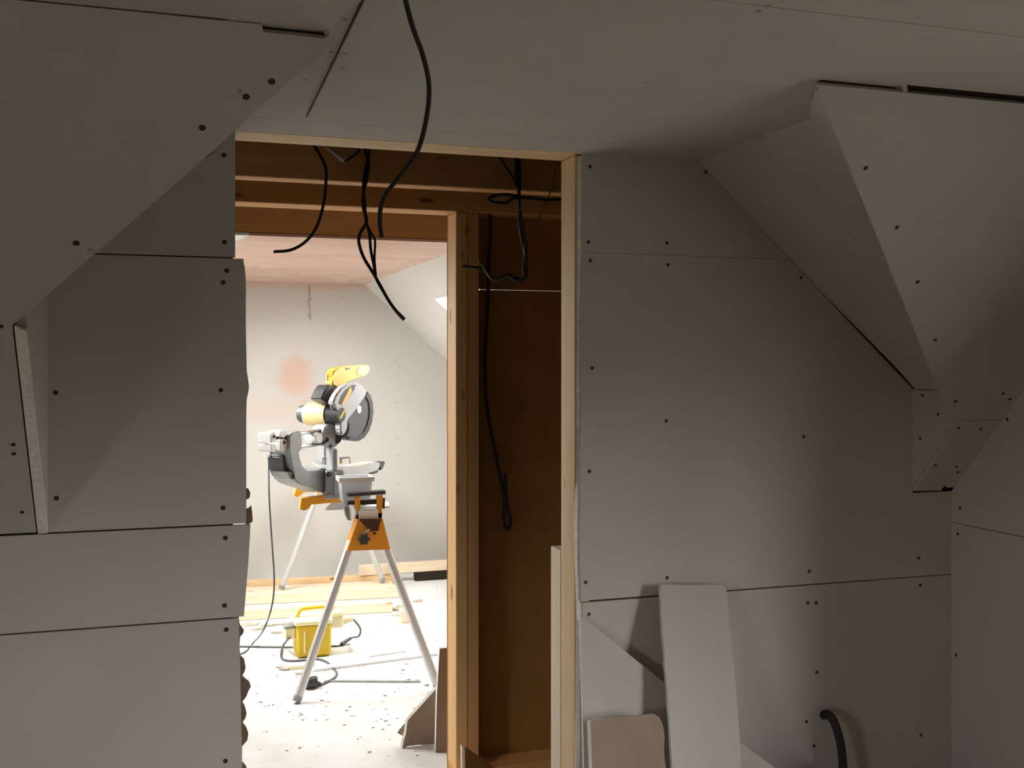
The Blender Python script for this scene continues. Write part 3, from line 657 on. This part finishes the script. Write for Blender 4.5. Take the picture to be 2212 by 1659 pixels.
# ================================================================== PLASTERBOARD OFFCUTS BY THE NEAR WALL
def lean(name, px, y_top, y_bot, th, m, label, ztop, em='gyp', group='plasterboard offcuts against the near wall'):
    """offcut whose face lies in a plane leaning on the wall: y_top at height ztop, y_bot at the floor"""
    p0 = V((0, y_bot, 0)); n = V((0, 1, -(y_top - y_bot) / ztop)); n.normalize()
    pts = []
    for x, y in px:
        p = onP(x, y, p0, n)
        if p.z < .002:
            p = p + V((0, -(y_top - y_bot) / ztop, -1)) * (p.z - .002)
        pts.append(p)
    t = thing(name, label, 'plasterboard offcut', (sum(p.x for p in pts) / len(pts), y_bot, 0), group)
    link('face', prism(pts, n * .0012), M[m], t)
    c = sum(pts, V()) / len(pts)
    link('core', prism([p + n * .0013 for p in pts], n * (th - .0013)), M[em], t)
    return t
zt1 = wy(1500, 1265).z
lean('plasterboard_offcut', [(1254, 1330), (1437, 1476), (1600, 1604), (1680, 1664), (1880, 1830), (1880, 2250), (1268, 2250), (1262, 1659), (1256, 1420)], D - .018, D - .20, .0125, 'board', 'large grey plasterboard offcut with a diagonal top edge, leaning on the wall', wy(1256, 1320).z)
lean('plasterboard_offcut', [(1426, 1263), (1560, 1264), (1569, 1270), (1574, 1330), (1588, 1470), (1598, 1590), (1602, 1700), (1610, 2250), (1470, 2250), (1452, 1659), (1446, 1560), (1441, 1480), (1438, 1452), (1436.5, 1438), (1437, 1425), (1432, 1370), (1428, 1300)], D - .05, D - .32, .0125, 'board', 'tall narrow grey plasterboard strip leaning upright against the right wall', zt1)
lean('plasterboard_offcut', [(1276, 1557), (1340, 1549), (1412, 1542), (1424, 1549), (1431, 1562), (1436, 1590), (1434, 1620), (1438, 1659), (1446, 2250), (1292, 2250), (1280, 1659)], D - .17, D - .36, .028, 'backgrey', 'brown-backed plasterboard offcut with a torn corner low beside the doorway', wy(1350, 1550).z)

# ================================================================== FAR ROOM: MITRE SAW ON ITS STAND
STY0, STY1 = 5.22, 7.62
def gz(x, y): return onZ(x, y, 0)
f1, f2 = gz(640, 1519), gz(972, 1519)
f3, f4 = onZ(607, 1275, .034), onZ(828, 1258, .034)
f2 = V((f2.x, f1.y - .02, 0)); 
hn = onY(797, 1150, STY0); hf = V(((f3.x + f4.x) / 2, STY1, 0)); 
zh0 = onY(797, 1189, STY0).z; zh1 = onY(797, 1123, STY0).z
ss = thing('saw_stand', 'orange and aluminium saw stand with splayed legs', 'saw stand', ((f1.x + f2.x + f3.x + f4.x) / 4, 6.4, 0))
ZBm = zh1 + .005
def P0(x, y): return onY(x, y, STY0)
# near head: trapezoid plate with returns
trap = [P0(773, 1122), P0(827, 1121), P0(843, 1187), P0(750, 1190)]
hd = link('leg_head', prism(trap, (0, .09, 0)), M['orange'], ss)
link('rivet', cyl(P0(809, 1152) + V((0, .001, 0)), P0(809, 1152) - V((0, .004, 0)), .007), M['darkbrown'], hd)
link('gusset', prism([P0(774, 1121), P0(824, 1120), P0(820, 1129), P0(816, 1146), P0(799, 1147), P0(786, 1134)], (0, -.012, 0)), M['darkbrown'], hd)
kb = bmesh.new(); kc = P0(784, 1163)
ring = []
for i in range(24):
    a = 2 * math.pi * i / 24; r = .026 + .005 * math.cos(6 * a)
    ring.append(kc + V((r * math.cos(a), -.012, r * math.sin(a))))
link('clamp_knob', prism(ring, (0, -.022, 0)), M['dgrey'], ss)
link('clamp_bolt', cyl(P0(784, 1163) - V((0, 0, 0)), P0(784, 1163) - V((0, .014, 0)), .009), M['steel'], ss)
link('lever', tube([P0(779, 1160) - V((0, .008, 0)), P0(790, 1146) - V((0, .01, 0)), P0(797, 1142) - V((0, .01, 0))], .005, 8, 1), M['steel'], ss)
# far head
hfx, hzt = hf.x, zh1
trap2 = [V((hfx - .06, STY1, hzt)), V((hfx + .06, STY1, hzt)), V((hfx + .12, STY1, zh0)), V((hfx - .12, STY1, zh0))]
link('leg_head', prism(trap2, (0, -.09, 0)), M['orange'], ss)
# legs
def leg(a, b):
    a, b = V(a), V(b); d = (b - a).normalized()
    l = link('leg', tube([a, b - d * .03], .021, 10, 1), M['alu'], ss)
    link('foot', tube([b - d * .035, b + V((0, 0, .008))], .0225, 10, 1), M['castgrey'], l)
    return l
leg(P0(762, 1172) + V((0, .045, 0)), f1); leg(P0(832, 1172) + V((0, .045, 0)), f2)
leg((hfx - .075, STY1 - .05, hzt - .05), f3 - V((0, 0, 0))); leg((hfx + .075, STY1 - .05, hzt - .05), f4)
# beam
b0 = V((hn.x, STY0 + .02, ZBm)); b1 = V((hfx, STY1, ZBm))
bd = (b1 - b0).normalized(); bx = V((bd.y, -bd.x, 0))
link('beam', obox((b0 + b1) / 2 + V((0, 0, .015)), bd * ((b1 - b0).length / 2), bx * .045, V((0, 0, .025)), bev=.006), M['alu'], ss)
link('end_cap', obox(b0 + V((0, -.006, .015)), bd * .01, bx * .048, V((0, 0, .028)), bev=.004), M['white'], ss)
# work support at the near end: orange frame under a dark top plate
def pn(x, y, dy=0.): return onY(x, y, STY0 + .03 + dy)
wsu = link('work_support', prism([pn(767, 1074), pn(778, 1074), pn(779, 1121), pn(769, 1121)], (0, .02, 0)), M['orange'], ss)
link('upright', prism([pn(814, 1071), pn(827, 1070), pn(824, 1121), pn(815, 1121)], (0, .02, 0)), M['orange'], wsu)
link('crossbar', prism([pn(770, 1111), pn(826, 1108), pn(825, 1121), pn(770, 1122)], (0, .018, 0)), M['orange'], wsu)
link('top_plate', prism([pn(752, 1066), pn(833, 1060), pn(833, 1068), pn(752, 1073)], (0, .06, 0)), M['dgrey'], wsu)
link('slide_bar', prism([pn(751, 1083, .03), pn(831, 1078, .03), pn(831, 1088, .03), pn(751, 1092, .03)], (0, .03, 0)), M['dgrey'], wsu)
link('end_stop', prism([pn(824, 1076, .02), pn(832, 1076, .02), pn(831, 1099, .02), pn(825, 1098, .02)], (0, .02, 0)), M['dgrey'], wsu)
link('pin', prism([pn(794, 1103), pn(799, 1103), pn(799, 1112), pn(794, 1112)], (0, -.006, 0)), M['dgrey'], wsu)
link('height_knob', cyl(pn(768, 1104, .04), pn(756, 1106, .02), .036, n=20), M['white'], wsu)
link('knob_grip', prism([pn(744, 1096, .02), pn(749, 1092, .02), pn(754, 1112, .02), pn(760, 1124, .02), pn(752, 1124, .02), pn(746, 1112, .02)], (0, .03, 0)), M['castgrey'], wsu)
# brackets that carry the saw
YB_1, YB_2 = 5.52, 5.98
br = [(648, 1100), (651, 1077), (700, 1071), (760, 1067), (760, 1084), (705, 1087), (673, 1090), (667, 1099), (657, 1103)]
link('saw_bracket', prism([onY(x, y, YB_1) for x, y in br], (0, .05, 0)), M['orange'], ss)
br2 = [(635, 1070), (641, 1053), (700, 1049), (752, 1046), (752, 1058), (700, 1061), (656, 1064), (650, 1070), (641, 1074)]
link('saw_bracket', prism([onY(x, y, YB_2) for x, y in br2], (0, .05, 0)), M['orange'], ss)

# ---- the saw itself; its arm is swung round by 43 degrees
PH = math.radians(47)
sf = V((math.cos(PH), math.sin(PH), 0)); slv = V((math.sin(PH), -math.cos(PH), 0))
SO = onY(770, 890, 5.75)
def sa(x, y, b): return onP(x, y, SO + slv * b, slv)
saw = thing('mitre_saw', 'yellow and grey sliding mitre saw with its head raised', 'saw', tuple(onY(725, 1075, 5.75)))
def plate(name, px, b0, b1, m, par=saw, bev=0., smooth=False):
    bm = prism([sa(x, y, b1) for x, y in px], slv * (b0 - b1))
    if bev: bmesh.ops.bevel(bm, geom=bm.edges[:], offset=bev, segments=2, affect='EDGES')
    return link(name, bm, M[m], par, smooth)
ug = plate('upper_guard', [(720, 871), (724, 859), (730, 848), (739, 837), (751, 829), (765, 825), (777, 828), (787, 836), (794, 846), (789, 855), (783, 867), (766, 888), (748, 905), (752, 916), (752, 924), (746, 938), (740, 942), (736, 930), (738, 912), (739, 896), (731, 882)], -.005, .035, 'lgrey', bev=.008)
plate('badge', [(732, 872), (737, 856), (747, 842), (760, 832), (769, 831), (765, 843), (752, 860), (741, 874)], .0355, .037, 'dgrey', ug)
plate('badge_bolt', [(738, 873), (748, 853), (757, 835), (761, 845), (753, 858), (741, 876)], .0372, .0382, 'yellow', ug)
lg = plate('lower_guard', [(794, 846), (800, 853), (805, 868), (807, 889), (804, 911), (798, 930), (788, 945), (775, 953), (762, 953), (752, 950), (747, 943), (752, 930), (758, 921), (752, 915), (748, 905), (766, 888), (783, 867), (789, 855)], -.022, .028, 'smoke', bev=.008)
plate('guard_rim', [(794, 846), (800, 853), (805, 868), (807, 889), (804, 911), (798, 930), (788, 945), (775, 953), (762, 953), (752, 950), (756, 943), (766, 945), (776, 943), (786, 934), (793, 920), (798, 902), (799, 885), (797, 868), (791, 856)], .0285, .034, 'dgrey', lg)
bc = sa(766, 884, 0)
bl = bmesh.new(); N = 48
pts = [bc + sf * (math.cos(2 * math.pi * i / N) * (.138 + .004 * (i % 2))) + V((0, 0, math.sin(2 * math.pi * i / N) * (.138 + .004 * (i % 2)))) for i in range(N)]
link('blade', prism(pts, slv * .0025), M['steel'], saw)
link('arbor', cyl(bc + slv * .03, bc - slv * .02, .022), M['steel'], saw)
mo = sa(737, 896, 0)
def mcyl(name, d0, d1, r0, r1, m, par=saw, dz=0.):
    return link(name, cyl(mo - slv * d0 + V((0, 0, dz)), mo - slv * d1 + V((0, 0, dz)), r0, r1, 24), M[m], par)
mh = mcyl('motor', .07, .205, .066, .062, 'cream')
mcyl('motor_collar', .02, .07, .050, .060, 'dgrey', mh)
mcyl('motor_band', .205, .212, .060, .060, 'steel', mh)
mcyl('motor_end_cap', .212, .255, .055, .046, 'dgrey', mh)
mcyl('brush_cap', .255, .268, .028, .028, 'dgrey', mh)
link('rating_plate', obox(mo - slv * .115 + V((.03, -.034, .042)), slv * .026, (sf * -1).cross(slv) * .0 + V((-.0006, .0007, -.001)), V((.012, -.014, -.022))), M['castgrey'], mh)
gc = sa(738, 896, .036)
gcap = link('gear_cap', cyl(gc, gc - slv * .05, .038, .047, 24), M['dgrey'], saw)
plate('gear_cap_stripe', [(733, 903), (743, 885), (746, 888), (737, 905)], .0365, .038, 'yellow', gcap)
plate('motor_arm', [(694, 862), (704, 840), (712, 831), (724, 833), (737, 844), (730, 857), (722, 872), (714, 874)], -.11, -.035, 'dgrey', bev=.006)
hdl = plate('handle', [(720, 805), (724, 798), (740, 793), (765, 790), (790, 788), (799, 790), (800, 797), (797, 806), (789, 813), (772, 815), (758, 818), (747, 824), (740, 832), (732, 840), (718, 832), (723, 818)], -.085, -.035, 'yellow', bev=.007)
plate('grip_end', [(774, 791), (790, 789), (799, 791), (799, 797), (796, 806), (788, 812), (774, 812), (770, 804)], -.086, -.033, 'cream', hdl, bev=.004)
plate('grip_slot', [(747, 795), (757, 794), (756, 798), (748, 799)], -.0345, -.033, 'dgrey', hdl)
plate('trigger', [(745, 830), (752, 821), (755, 818), (755, 824), (749, 830), (744, 836)], -.07, -.045, 'dgrey', hdl)
pv = plate('pivot_block', [(700, 930), (706, 918), (722, 915), (738, 922), (744, 938), (738, 946), (733, 958), (727, 966), (718, 964), (711, 954), (702, 954), (697, 944)], -.11, -.03, 'castgrey', bev=.006)
link('pivot_bolt', cyl(sa(705, 950, -.028), sa(705, 950, -.045), .014, n=12), M['dgrey'], pv)
link('pivot_spring', cyl(sa(727, 948, -.026), sa(727, 948, -.05), .026, n=16), M['dgrey'], pv)
plate('carriage', [(683, 937), (688, 934), (697, 936), (699, 948), (696, 957), (688, 958), (683, 950)], -.10, -.025, 'white', bev=.004)
link('motor_mount', cyl(sa(716, 912, -.07), sa(712, 924, -.07), .03, n=14), M['dgrey'], saw)
for ya, yb_ in ((930, 936), (957, 965)):
    link('rail', tube([sa(700, ya, -.06), sa(652, yb_, -.06), sa(606, yb_ + 7, -.06)], .0115, 12, 1), M['steel'], saw, True)
# rear casting
rear = plate('rear_casting', [(625, 942), (634, 934), (651, 930), (654, 950), (653, 972), (643, 975), (646, 992), (652, 1010), (664, 1020), (682, 1019), (700, 1010), (713, 1016), (716, 1062), (698, 1064), (680, 1056), (664, 1051), (648, 1046), (634, 1034), (640, 1030), (632, 1000), (627, 970)], -.13, .0, 'castgrey', bev=.006)
plate('bevel_clamp', [(612, 987), (620, 974), (626, 965), (630, 990), (638, 1012), (644, 1026), (634, 1036), (622, 1030), (614, 1010)], -.14, -.04, 'dgrey', rear, bev=.005)
plate('bevel_lock', [(622, 1020), (634, 1018), (648, 1030), (652, 1044), (640, 1044), (628, 1034)], -.12, -.015, 'castgrey', rear, bev=.004)
link('bevel_dial', cyl(sa(622, 1000, -.036), sa(622, 1000, -.055), .022, n=16), M['castgrey'], rear)
for px in ([(605, 934), (612, 929), (620, 932), (621, 942), (614, 946), (605, 943)], [(606, 949), (619, 947), (621, 962), (618, 976), (606, 975)], [(585, 938), (592, 933), (597, 936), (596, 955), (585, 957)], [(586, 962), (595, 959), (598, 966), (594, 977), (587, 975)]):
    plate('rail_clamp', px, -.10, -.02, 'white', rear, bev=.003)
for y in (944, 968):
    link('clamp_rod', tube([sa(590, y + 2, -.06), sa(612, y, -.06)], .01, 8, 1), M['castgrey'], rear)
for x, y in ((591, 943), (613, 956), (618, 946)):
    link('clamp_hole', cyl(sa(x, y, -.018), sa(x, y, -.024), .009, n=10), M['dgrey'], rear)
# turntable, base and fence: the fixed base lies along the stand
bx0, bx1 = onY(700, 1040, 5.55).x, onY(741, 1040, 5.55).x
zb0, zb1 = onY(720, 1073, 5.55).z, onY(720, 1014, 5.55).z
bs = link('base', box(bx0, bx1, 5.5, 6.05, zb0, zb1, bev=.006), M['castgrey'], saw)
link('base_rib', box(bx0 + .045, bx0 + .06, 5.49, 5.5, zb0 + .02, zb1 - .01), M['lgrey'], bs)
link('base_foot', box(bx0 - .004, bx1 + .03, 5.49, 5.56, zb0 - .004, zb0 + .02, bev=.003), M['castgrey'], bs)
link('base_knob', cyl(V((bx0 + .012, 5.497, zb1 - .018)), V((bx0 + .012, 5.47, zb1 - .018)), .014, n=14), M['dgrey'], bs)
link('base_bolt', cyl(V((bx0 + .085, 5.5, zb1 - .03)), V((bx0 + .085, 5.49, zb1 - .03)), .008, n=10), M['dgrey'], bs)
fz = onY(725, 968, 5.55).z
fe = link('fence', box(bx0 + .035, bx0 + .062, 5.5, 5.72, zb1, fz, bev=.004), M['castgrey'], saw)
link('fence', box(bx0 + .035, bx0 + .062, 5.82, 6.05, zb1, fz, bev=.004), M['castgrey'], saw)
link('hold_down', tube([onY(716, 990, 5.7), onY(697, 990, 5.7), onY(696, 1003, 5.7)], .006, 8, 1), M['castgrey'], fe)
link('guide_frame', tube([onY(733, 990, 5.9), onY(755, 988, 5.9), onY(757, 1004, 5.9), onY(742, 1006, 5.9)], .006, 8, 1), M['castgrey'], fe)
link('guide_label', prism([onY(734, 993, 5.9), onY(739, 992, 5.9), onY(739, 1001, 5.9), onY(734, 1002, 5.9)], (0, .01, 0)), M['yellow'], fe)
ta = plate('table_arm', [(728, 1013), (775, 1005), (812, 998), (822, 1000), (820, 1012), (812, 1018), (790, 1024), (765, 1031), (728, 1034)], -.055, .035, 'lgrey', bev=.005)
plate('kerf_insert', [(730, 1012.2), (808, 997.6), (808, 998.6), (730, 1013.2)], -.03, .02, 'cream', ta)
plate('mitre_lever', [(814, 1002), (824, 998), (830, 996), (833, 999), (829, 1004), (827, 1013), (823, 1016), (822, 1005)], -.03, .015, 'dgrey', ta, bev=.003)
plate('mitre_latch', [(804, 1021), (812, 1019), (818, 1017), (814, 1022), (806, 1024)], -.02, .01, 'dgrey', ta)
# saw power cord
link('power_cord', tube([sa(594, 972, -.05), sa(586, 980, -.05), onY(581, 1000, 5.6), onY(581, 1060, 5.58), onY(584, 1120, 5.56), onY(588, 1180, 5.54), onY(592, 1240, 5.52), onY(591, 1285, 5.52), onY(583, 1325, 5.5), onY(567, 1365, 5.5), gz(548, 1395) + V((0, 0, .02)), gz(526, 1412) + V((0, 0, .005)), gz(470, 1425) + V((0, 0, .005))], .0045), M['gcable'], saw, True)

# ---- tub on the stand
tby = 5.36
tb = thing('storage_tub', 'clear white plastic tub standing on the saw stand', 'tub', tuple(onY(770, 1085, tby)))
A = [onY(742, 1086, tby), onY(799, 1084, tby)]; B = [onY(736, 1034, tby), onY(805, 1031, tby)]
def tubshell():
    bm = bmesh.new(); dpt = .12; t = .003
    o = [[A[0], A[1], A[1] + V((0, dpt, 0)), A[0] + V((0, dpt, 0))], [B[0], B[1], B[1] + V((0, dpt, 0)), B[0] + V((0, dpt, 0))]]
    o[0] = [V((p.x, p.y, A[0].z)) for p in o[0]]; o[1] = [V((p.x, p.y, B[0].z)) for p in o[1]]
    ins = lambda q, s: [sum(q, V()) / 4 + (p - sum(q, V()) / 4) * s for p in q]
    rings = [o[0], o[1], ins(o[1], .96), [p + V((0, 0, t)) for p in ins(o[0], .95)]]
    vs_ = [[bm.verts.new(p) for p in r] for r in rings]
    for a, b in zip(vs_, vs_[1:]):
        for i in range(4):
            j = (i + 1) % 4; bm.faces.new((a[i], a[j], b[j], b[i]))
    bm.faces.new(vs_[0]); bm.faces.new(vs_[-1][::-1]); return bm
link('body', tubshell(), M['tub'], tb)
zr = B[0].z; rim = bmesh.new()
x0, x1 = B[0].x - .008, B[1].x + .008
for a0, a1, c0_, c1_ in ((x0, x1, tby - .008, tby + .004), (x0, x1, tby + .116, tby + .128), (x0, x0 + .012, tby, tby + .12), (x1 - .012, x1, tby, tby + .12)):
    box(a0, a1, c0_, c1_, zr - .018, zr + .004, rim)
link('rim', rim, M['white'], tb)
solid('board_offcut', prism([onY(703, 1098, 5.33), onY(716, 1086, 5.4), onY(840, 1083, 5.4), onY(841, 1093, 5.33)], (0, 0, -.010)), M['white'], 'white board offcut lying across the saw stand under the tub', 'board offcut', tuple(onY(770, 1098, 5.35)))

# ================================================================== TRANSFORMER AND FLOOR CLUTTER
tY = gz(675, 1421).y
tx0, tx1 = onY(641, 1400, tY).x, onY(716, 1400, tY).x
tzt = onY(680, 1348, tY).z
tr = thing('site_transformer', 'yellow site transformer box with a carrying handle on the floor', 'transformer', ((tx0 + tx1) / 2, tY + .1, 0))
ra = math.radians(-6)
bd_ = link('body', box(tx0, tx1, tY, tY + .19, .004, tzt, bev=.012), M['tyellow'], tr)
link('rib', box(tx0 + .038, tx0 + .046, tY - .005, tY + .004, .03, tzt - .035, bev=.002), M['tpale'], bd_)
link('lid', box(tx0 - .012, tx1 + .006, tY - .006, tY + .2, tzt - .005, tzt + .022, bev=.007), M['tpale'], bd_)
hy_ = tY + .1
link('handle', tube([V((tx0 + .008, hy_, tzt + .015)), V((tx0 + .03, hy_, tzt + .058)), V((tx0 + .042, hy_, tzt + .066)), V((tx1 - .03, hy_, tzt + .070)), V((tx1 - .018, hy_, tzt + .062)), V((tx1 - .008, hy_, tzt + .015))], .010, 8, 1), M['tyellow'], tr, True)
link('socket', box(tx0 - .06, tx0 + .003, tY + .04, tY + .11, tzt - .085, tzt - .02, bev=.008), M['tpale'], tr)
link('socket_flap', prism([(tx0 - .064, tY + .035, tzt - .022), (tx0 + .002, tY + .035, tzt - .012), (tx0 + .002, tY + .115, tzt - .012), (tx0 - .064, tY + .115, tzt - .022)], (0, 0, .008)), M['castgrey'], tr)
link('socket', box(tx1 - .003, tx1 + .075, tY + .05, tY + .12, tzt - .045, tzt + .025, bev=.01), M['tpale'], tr)
link('plug', cyl(V((tx1 + .07, tY + .085, tzt - .02)), V((tx1 + .135, tY + .075, tzt + .0)), .022, .016, 12), M['tpale'], tr)
link('plug', cyl(V((tx1 + .01, tY + .06, tzt + .03)), V((tx1 + .07, tY + .06, tzt + .035)), .018, .018, 12), M['tpale'], tr)
fc = lambda x, y, h=.006: gz(x, y) + V((0, 0, h))
pt = V((tx1 + .13, tY + .075, tzt - .002))
ext = cable('extension_cable', [pt, onY(768, 1343, tY + .06), onY(778, 1358, tY + .05), onY(775, 1374, tY + .05), fc(757, 1390, .03), fc(735, 1396), fc(718, 1398), fc(660, 1400), fc(600, 1400), fc(540, 1399), fc(480, 1398)], .0055, 'gcable', 'grey cable looping from the right socket of the yellow transformer')
link('connector', cyl(fc(738, 1396, .012), fc(757, 1390, .03), .012, .009, 10), M['dgrey'], ext)
lt = V((tx0 - .03, tY + .06, tzt - .08))
link('mains_lead', tube([lt, onY(623, 1380, tY + .02), fc(612, 1402, .02), fc(607, 1416), fc(612, 1427), fc(632, 1430), fc(660, 1428), fc(685, 1426), fc(705, 1432), fc(718, 1444), fc(727, 1455), fc(724, 1465), fc(710, 1474), fc(692, 1482), fc(684, 1484)], .006), M['gcable'], tr, True)
pc = fc(671, 1487, .03)
pb = cyl(pc + V((-.028, -.005, 0)), pc + V((.028, .005, 0)), .028, .03, 8)
plg = link('mains_plug', pb, M['dgrey'], tr); plg['label'] = 'black three-pin plug on the floor'
link('cord_grip', cyl(pc + V((.026, .005, -.005)), pc + V((.05, .012, -.015)), .012, .008, 10), M['dgrey'], plg)

PG = 'pine planks on the floor by the far wall'
def plank(a, b, wd, z0, z1, m, label, extend=0.):
    """timber whose front lower edge runs between two floor points"""
    a, b = V(a), V(b); d = (b - a).normalized(); a = a - d * extend; n = V((-d.y, d.x, 0))
    if n.y < 0: n = -n
    a.z = b.z = z0
    bm = prism([a, b, b + n * wd, a + n * wd], (0, 0, z1 - z0))
    bmesh.ops.bevel(bm, geom=bm.edges[:], offset=.002, segments=1, affect='EDGES')
    c = (a + b) / 2; c.z = z0
    return solid('plank', bm, M[m], label, 'plank', tuple(c), PG)
plank(gz(520, 1341), gz(848, 1323), .13, .002, .063, 'pwoodx', 'front pine plank lying behind the yellow transformer', .5)
plank(gz(530, 1307), gz(868, 1291), .10, .002, .066, 'pwoodx', 'second pine plank from the front, lying behind the transformer', .5)
plank(gz(530, 1291), gz(852, 1274), .2, .002, .03, 'pwoodx', 'thin flat pine plank under the far legs of the saw stand', .5)
plank(gz(530, 1276), gz(858, 1259), .045, .002, .066, 'woodx', 'knotty pine timber set on edge behind the other planks', .5)
pY = gz(858, 1259).y + .004
plank(V((onY(777, 1230, pY).x, pY, 0)), V((onY(1000, 1230, pY).x, pY + .01, 0)), .045, .0675, .14, 'pwoodx', 'raised pine plank end on the right, resting over the timber on edge')
dY = pY + .004
solid('board_offcut', box(onY(897, 1250, dY).x, onY(1010, 1250, dY).x, dY, dY + .05, .002, .066, bev=.002), M['frame'], 'dark block standing in for the shadow under the raised plank by the far wall', 'board offcut', tuple(gz(940, 1258)))  # near-black block put in for the shadow below the raised plank
wb = gz(880, 1346)
solid('wood_block', obox(wb + V((0, .035, .042)), (.038, 0, 0), (0, .035, 0), (0, 0, .04), bev=.003), M['pwoodz'], 'small cream wood block standing behind the right leg of the stand', 'wood block', tuple(wb))
# long thin white trims on the floor
TG = 'thin strips on the floor under the saw'
def strip(a, b, wd, h, m, label): 
    a, b = gz(*a), gz(*b); d = (b - a).normalized(); n = V((-d.y, d.x, 0)); n = n if n.y > 0 else -n
    bm = prism([a + V((0, 0, .001)), b + V((0, 0, .001)), b + n * wd + V((0, 0, .001)), a + n * wd + V((0, 0, .001))], (0, 0, h))
    solid('wood_strip', bm, M[m], label, 'strip', tuple((a + b) / 2), TG)
strip((676, 1452), (955, 1415), .06, .012, 'white', 'long white strip on the floor running to the leaning brown board')
strip((798, 1420), (880, 1408), .05, .008, 'white', 'short white strip on the floor right of the transformer')
strip((700, 1474), (908, 1475), .02, .006, 'castgrey', 'thin grey strip standing in for a shadow line right of the black plug')  # shadow line on the floor, drawn as a thin grey strip
strip((625, 1448), (680, 1443), .06, .018, 'tpale', 'pale scrap on the floor in front of the transformer')
rnd = random.Random(3)
cr = bmesh.new(); cb = bmesh.new()
def scrap(bm, x, y, r):
    c = gz(x, y); n = 6
    pts = [c + V((math.cos(2 * math.pi * i / n) * r * rnd.uniform(.6, 1.5), math.sin(2 * math.pi * i / n) * r * rnd.uniform(.5, 1.0), .0008)) for i in range(n)]
    prism(pts, (rnd.uniform(-.004, .004), 0, rnd.uniform(.25, .5) * min(r, .03)), bm)
for x, y, r in [(575, 1352, .05), (556, 1360, .04), (600, 1350, .035), (540, 1349, .05), (598, 1368, .025), (862, 1318, .04), (868, 1310, .03), (858, 1330, .03), (902, 1300, .03), (617, 1447, .03), (607, 1442, .02), (655, 1457, .03),
                (870, 1448, .014), (877, 1435, .010), (882, 1468, .009), (923, 1481, .014), (565, 1517, .009), (590, 1523, .008), (772, 1500, .006), (832, 1503, .009), (750, 1535, .007), (798, 1625, .009)]:
    scrap(cr, x, y, r)
for _ in range(160):
    x, y = rnd.uniform(525, 950), rnd.triangular(1320, 1655, 1430)
    if 630 < x < 735 and 1340 < y < 1425: continue
    scrap(cr, x, y, rnd.uniform(.002, .007))
tag(link('plaster_crumbs', cr, M['crumb'], None, False, tuple(gz(700, 1450))), 'crumbs of plaster and sawdust scattered over the far floor', 'debris', kind='stuff')

# offcuts leaning just inside the far room
oY = gz(950, 1625).y
t = thing('plasterboard_offcut', 'upright brown-backed plasterboard strip leaning inside the partition opening', 'plasterboard offcut', tuple(gz(950, 1627)))
n0 = onY(948, 1398, oY + .06); 
pp = [onY(950, 1401, oY + .05), onY(985, 1398, oY + .05), onY(985, 1620, oY), onY(941, 1627, oY), onY(944, 1500, oY + .03)]
pp[2].z = pp[3].z = .002
link('face', prism(pp, (0, .0015, 0)), M['backgrey'], t)
link('core', prism([p + V((0, .0016, 0)) for p in pp], (0, .02, .002)), M['gyp'], t)
t = thing('plasterboard_offcut', 'grey plasterboard offcut with a diagonal edge and torn corner in the far room', 'plasterboard offcut', tuple(gz(900, 1612)))
oq = gz(900, 1612).y
p0_, p1_ = onY(881, 1556, oq), onY(965, 1466, oq + .02)
pp = [p0_, onY(946, 1484, oq + .02), onY(975, 1452, oq + .02), onY(975, 1606, oq + .02), onY(950, 1607, oq + .01), onY(905, 1609, oq), onY(880, 1612, oq), onY(868, 1620, oq - .01), onY(872, 1600, oq), onY(877, 1585, oq), onY(879, 1567, oq)]
link('face', prism(pp, (0, .0015, 0)), M['backgrey'], t)
link('core', prism([p + V((0, .0016, 0)) for p in pp], (-.006, .011, .004)), M['gyp'], t)
link('torn_paper', prism([onY(880, 1560, oq + .02), onY(873, 1564, oq + .03), onY(865, 1574, oq + .04), onY(858, 1583, oq + .05), onY(866, 1588, oq + .04), onY(872, 1590, oq + .03)], (0, .002, 0)), M['backgrey'], t)
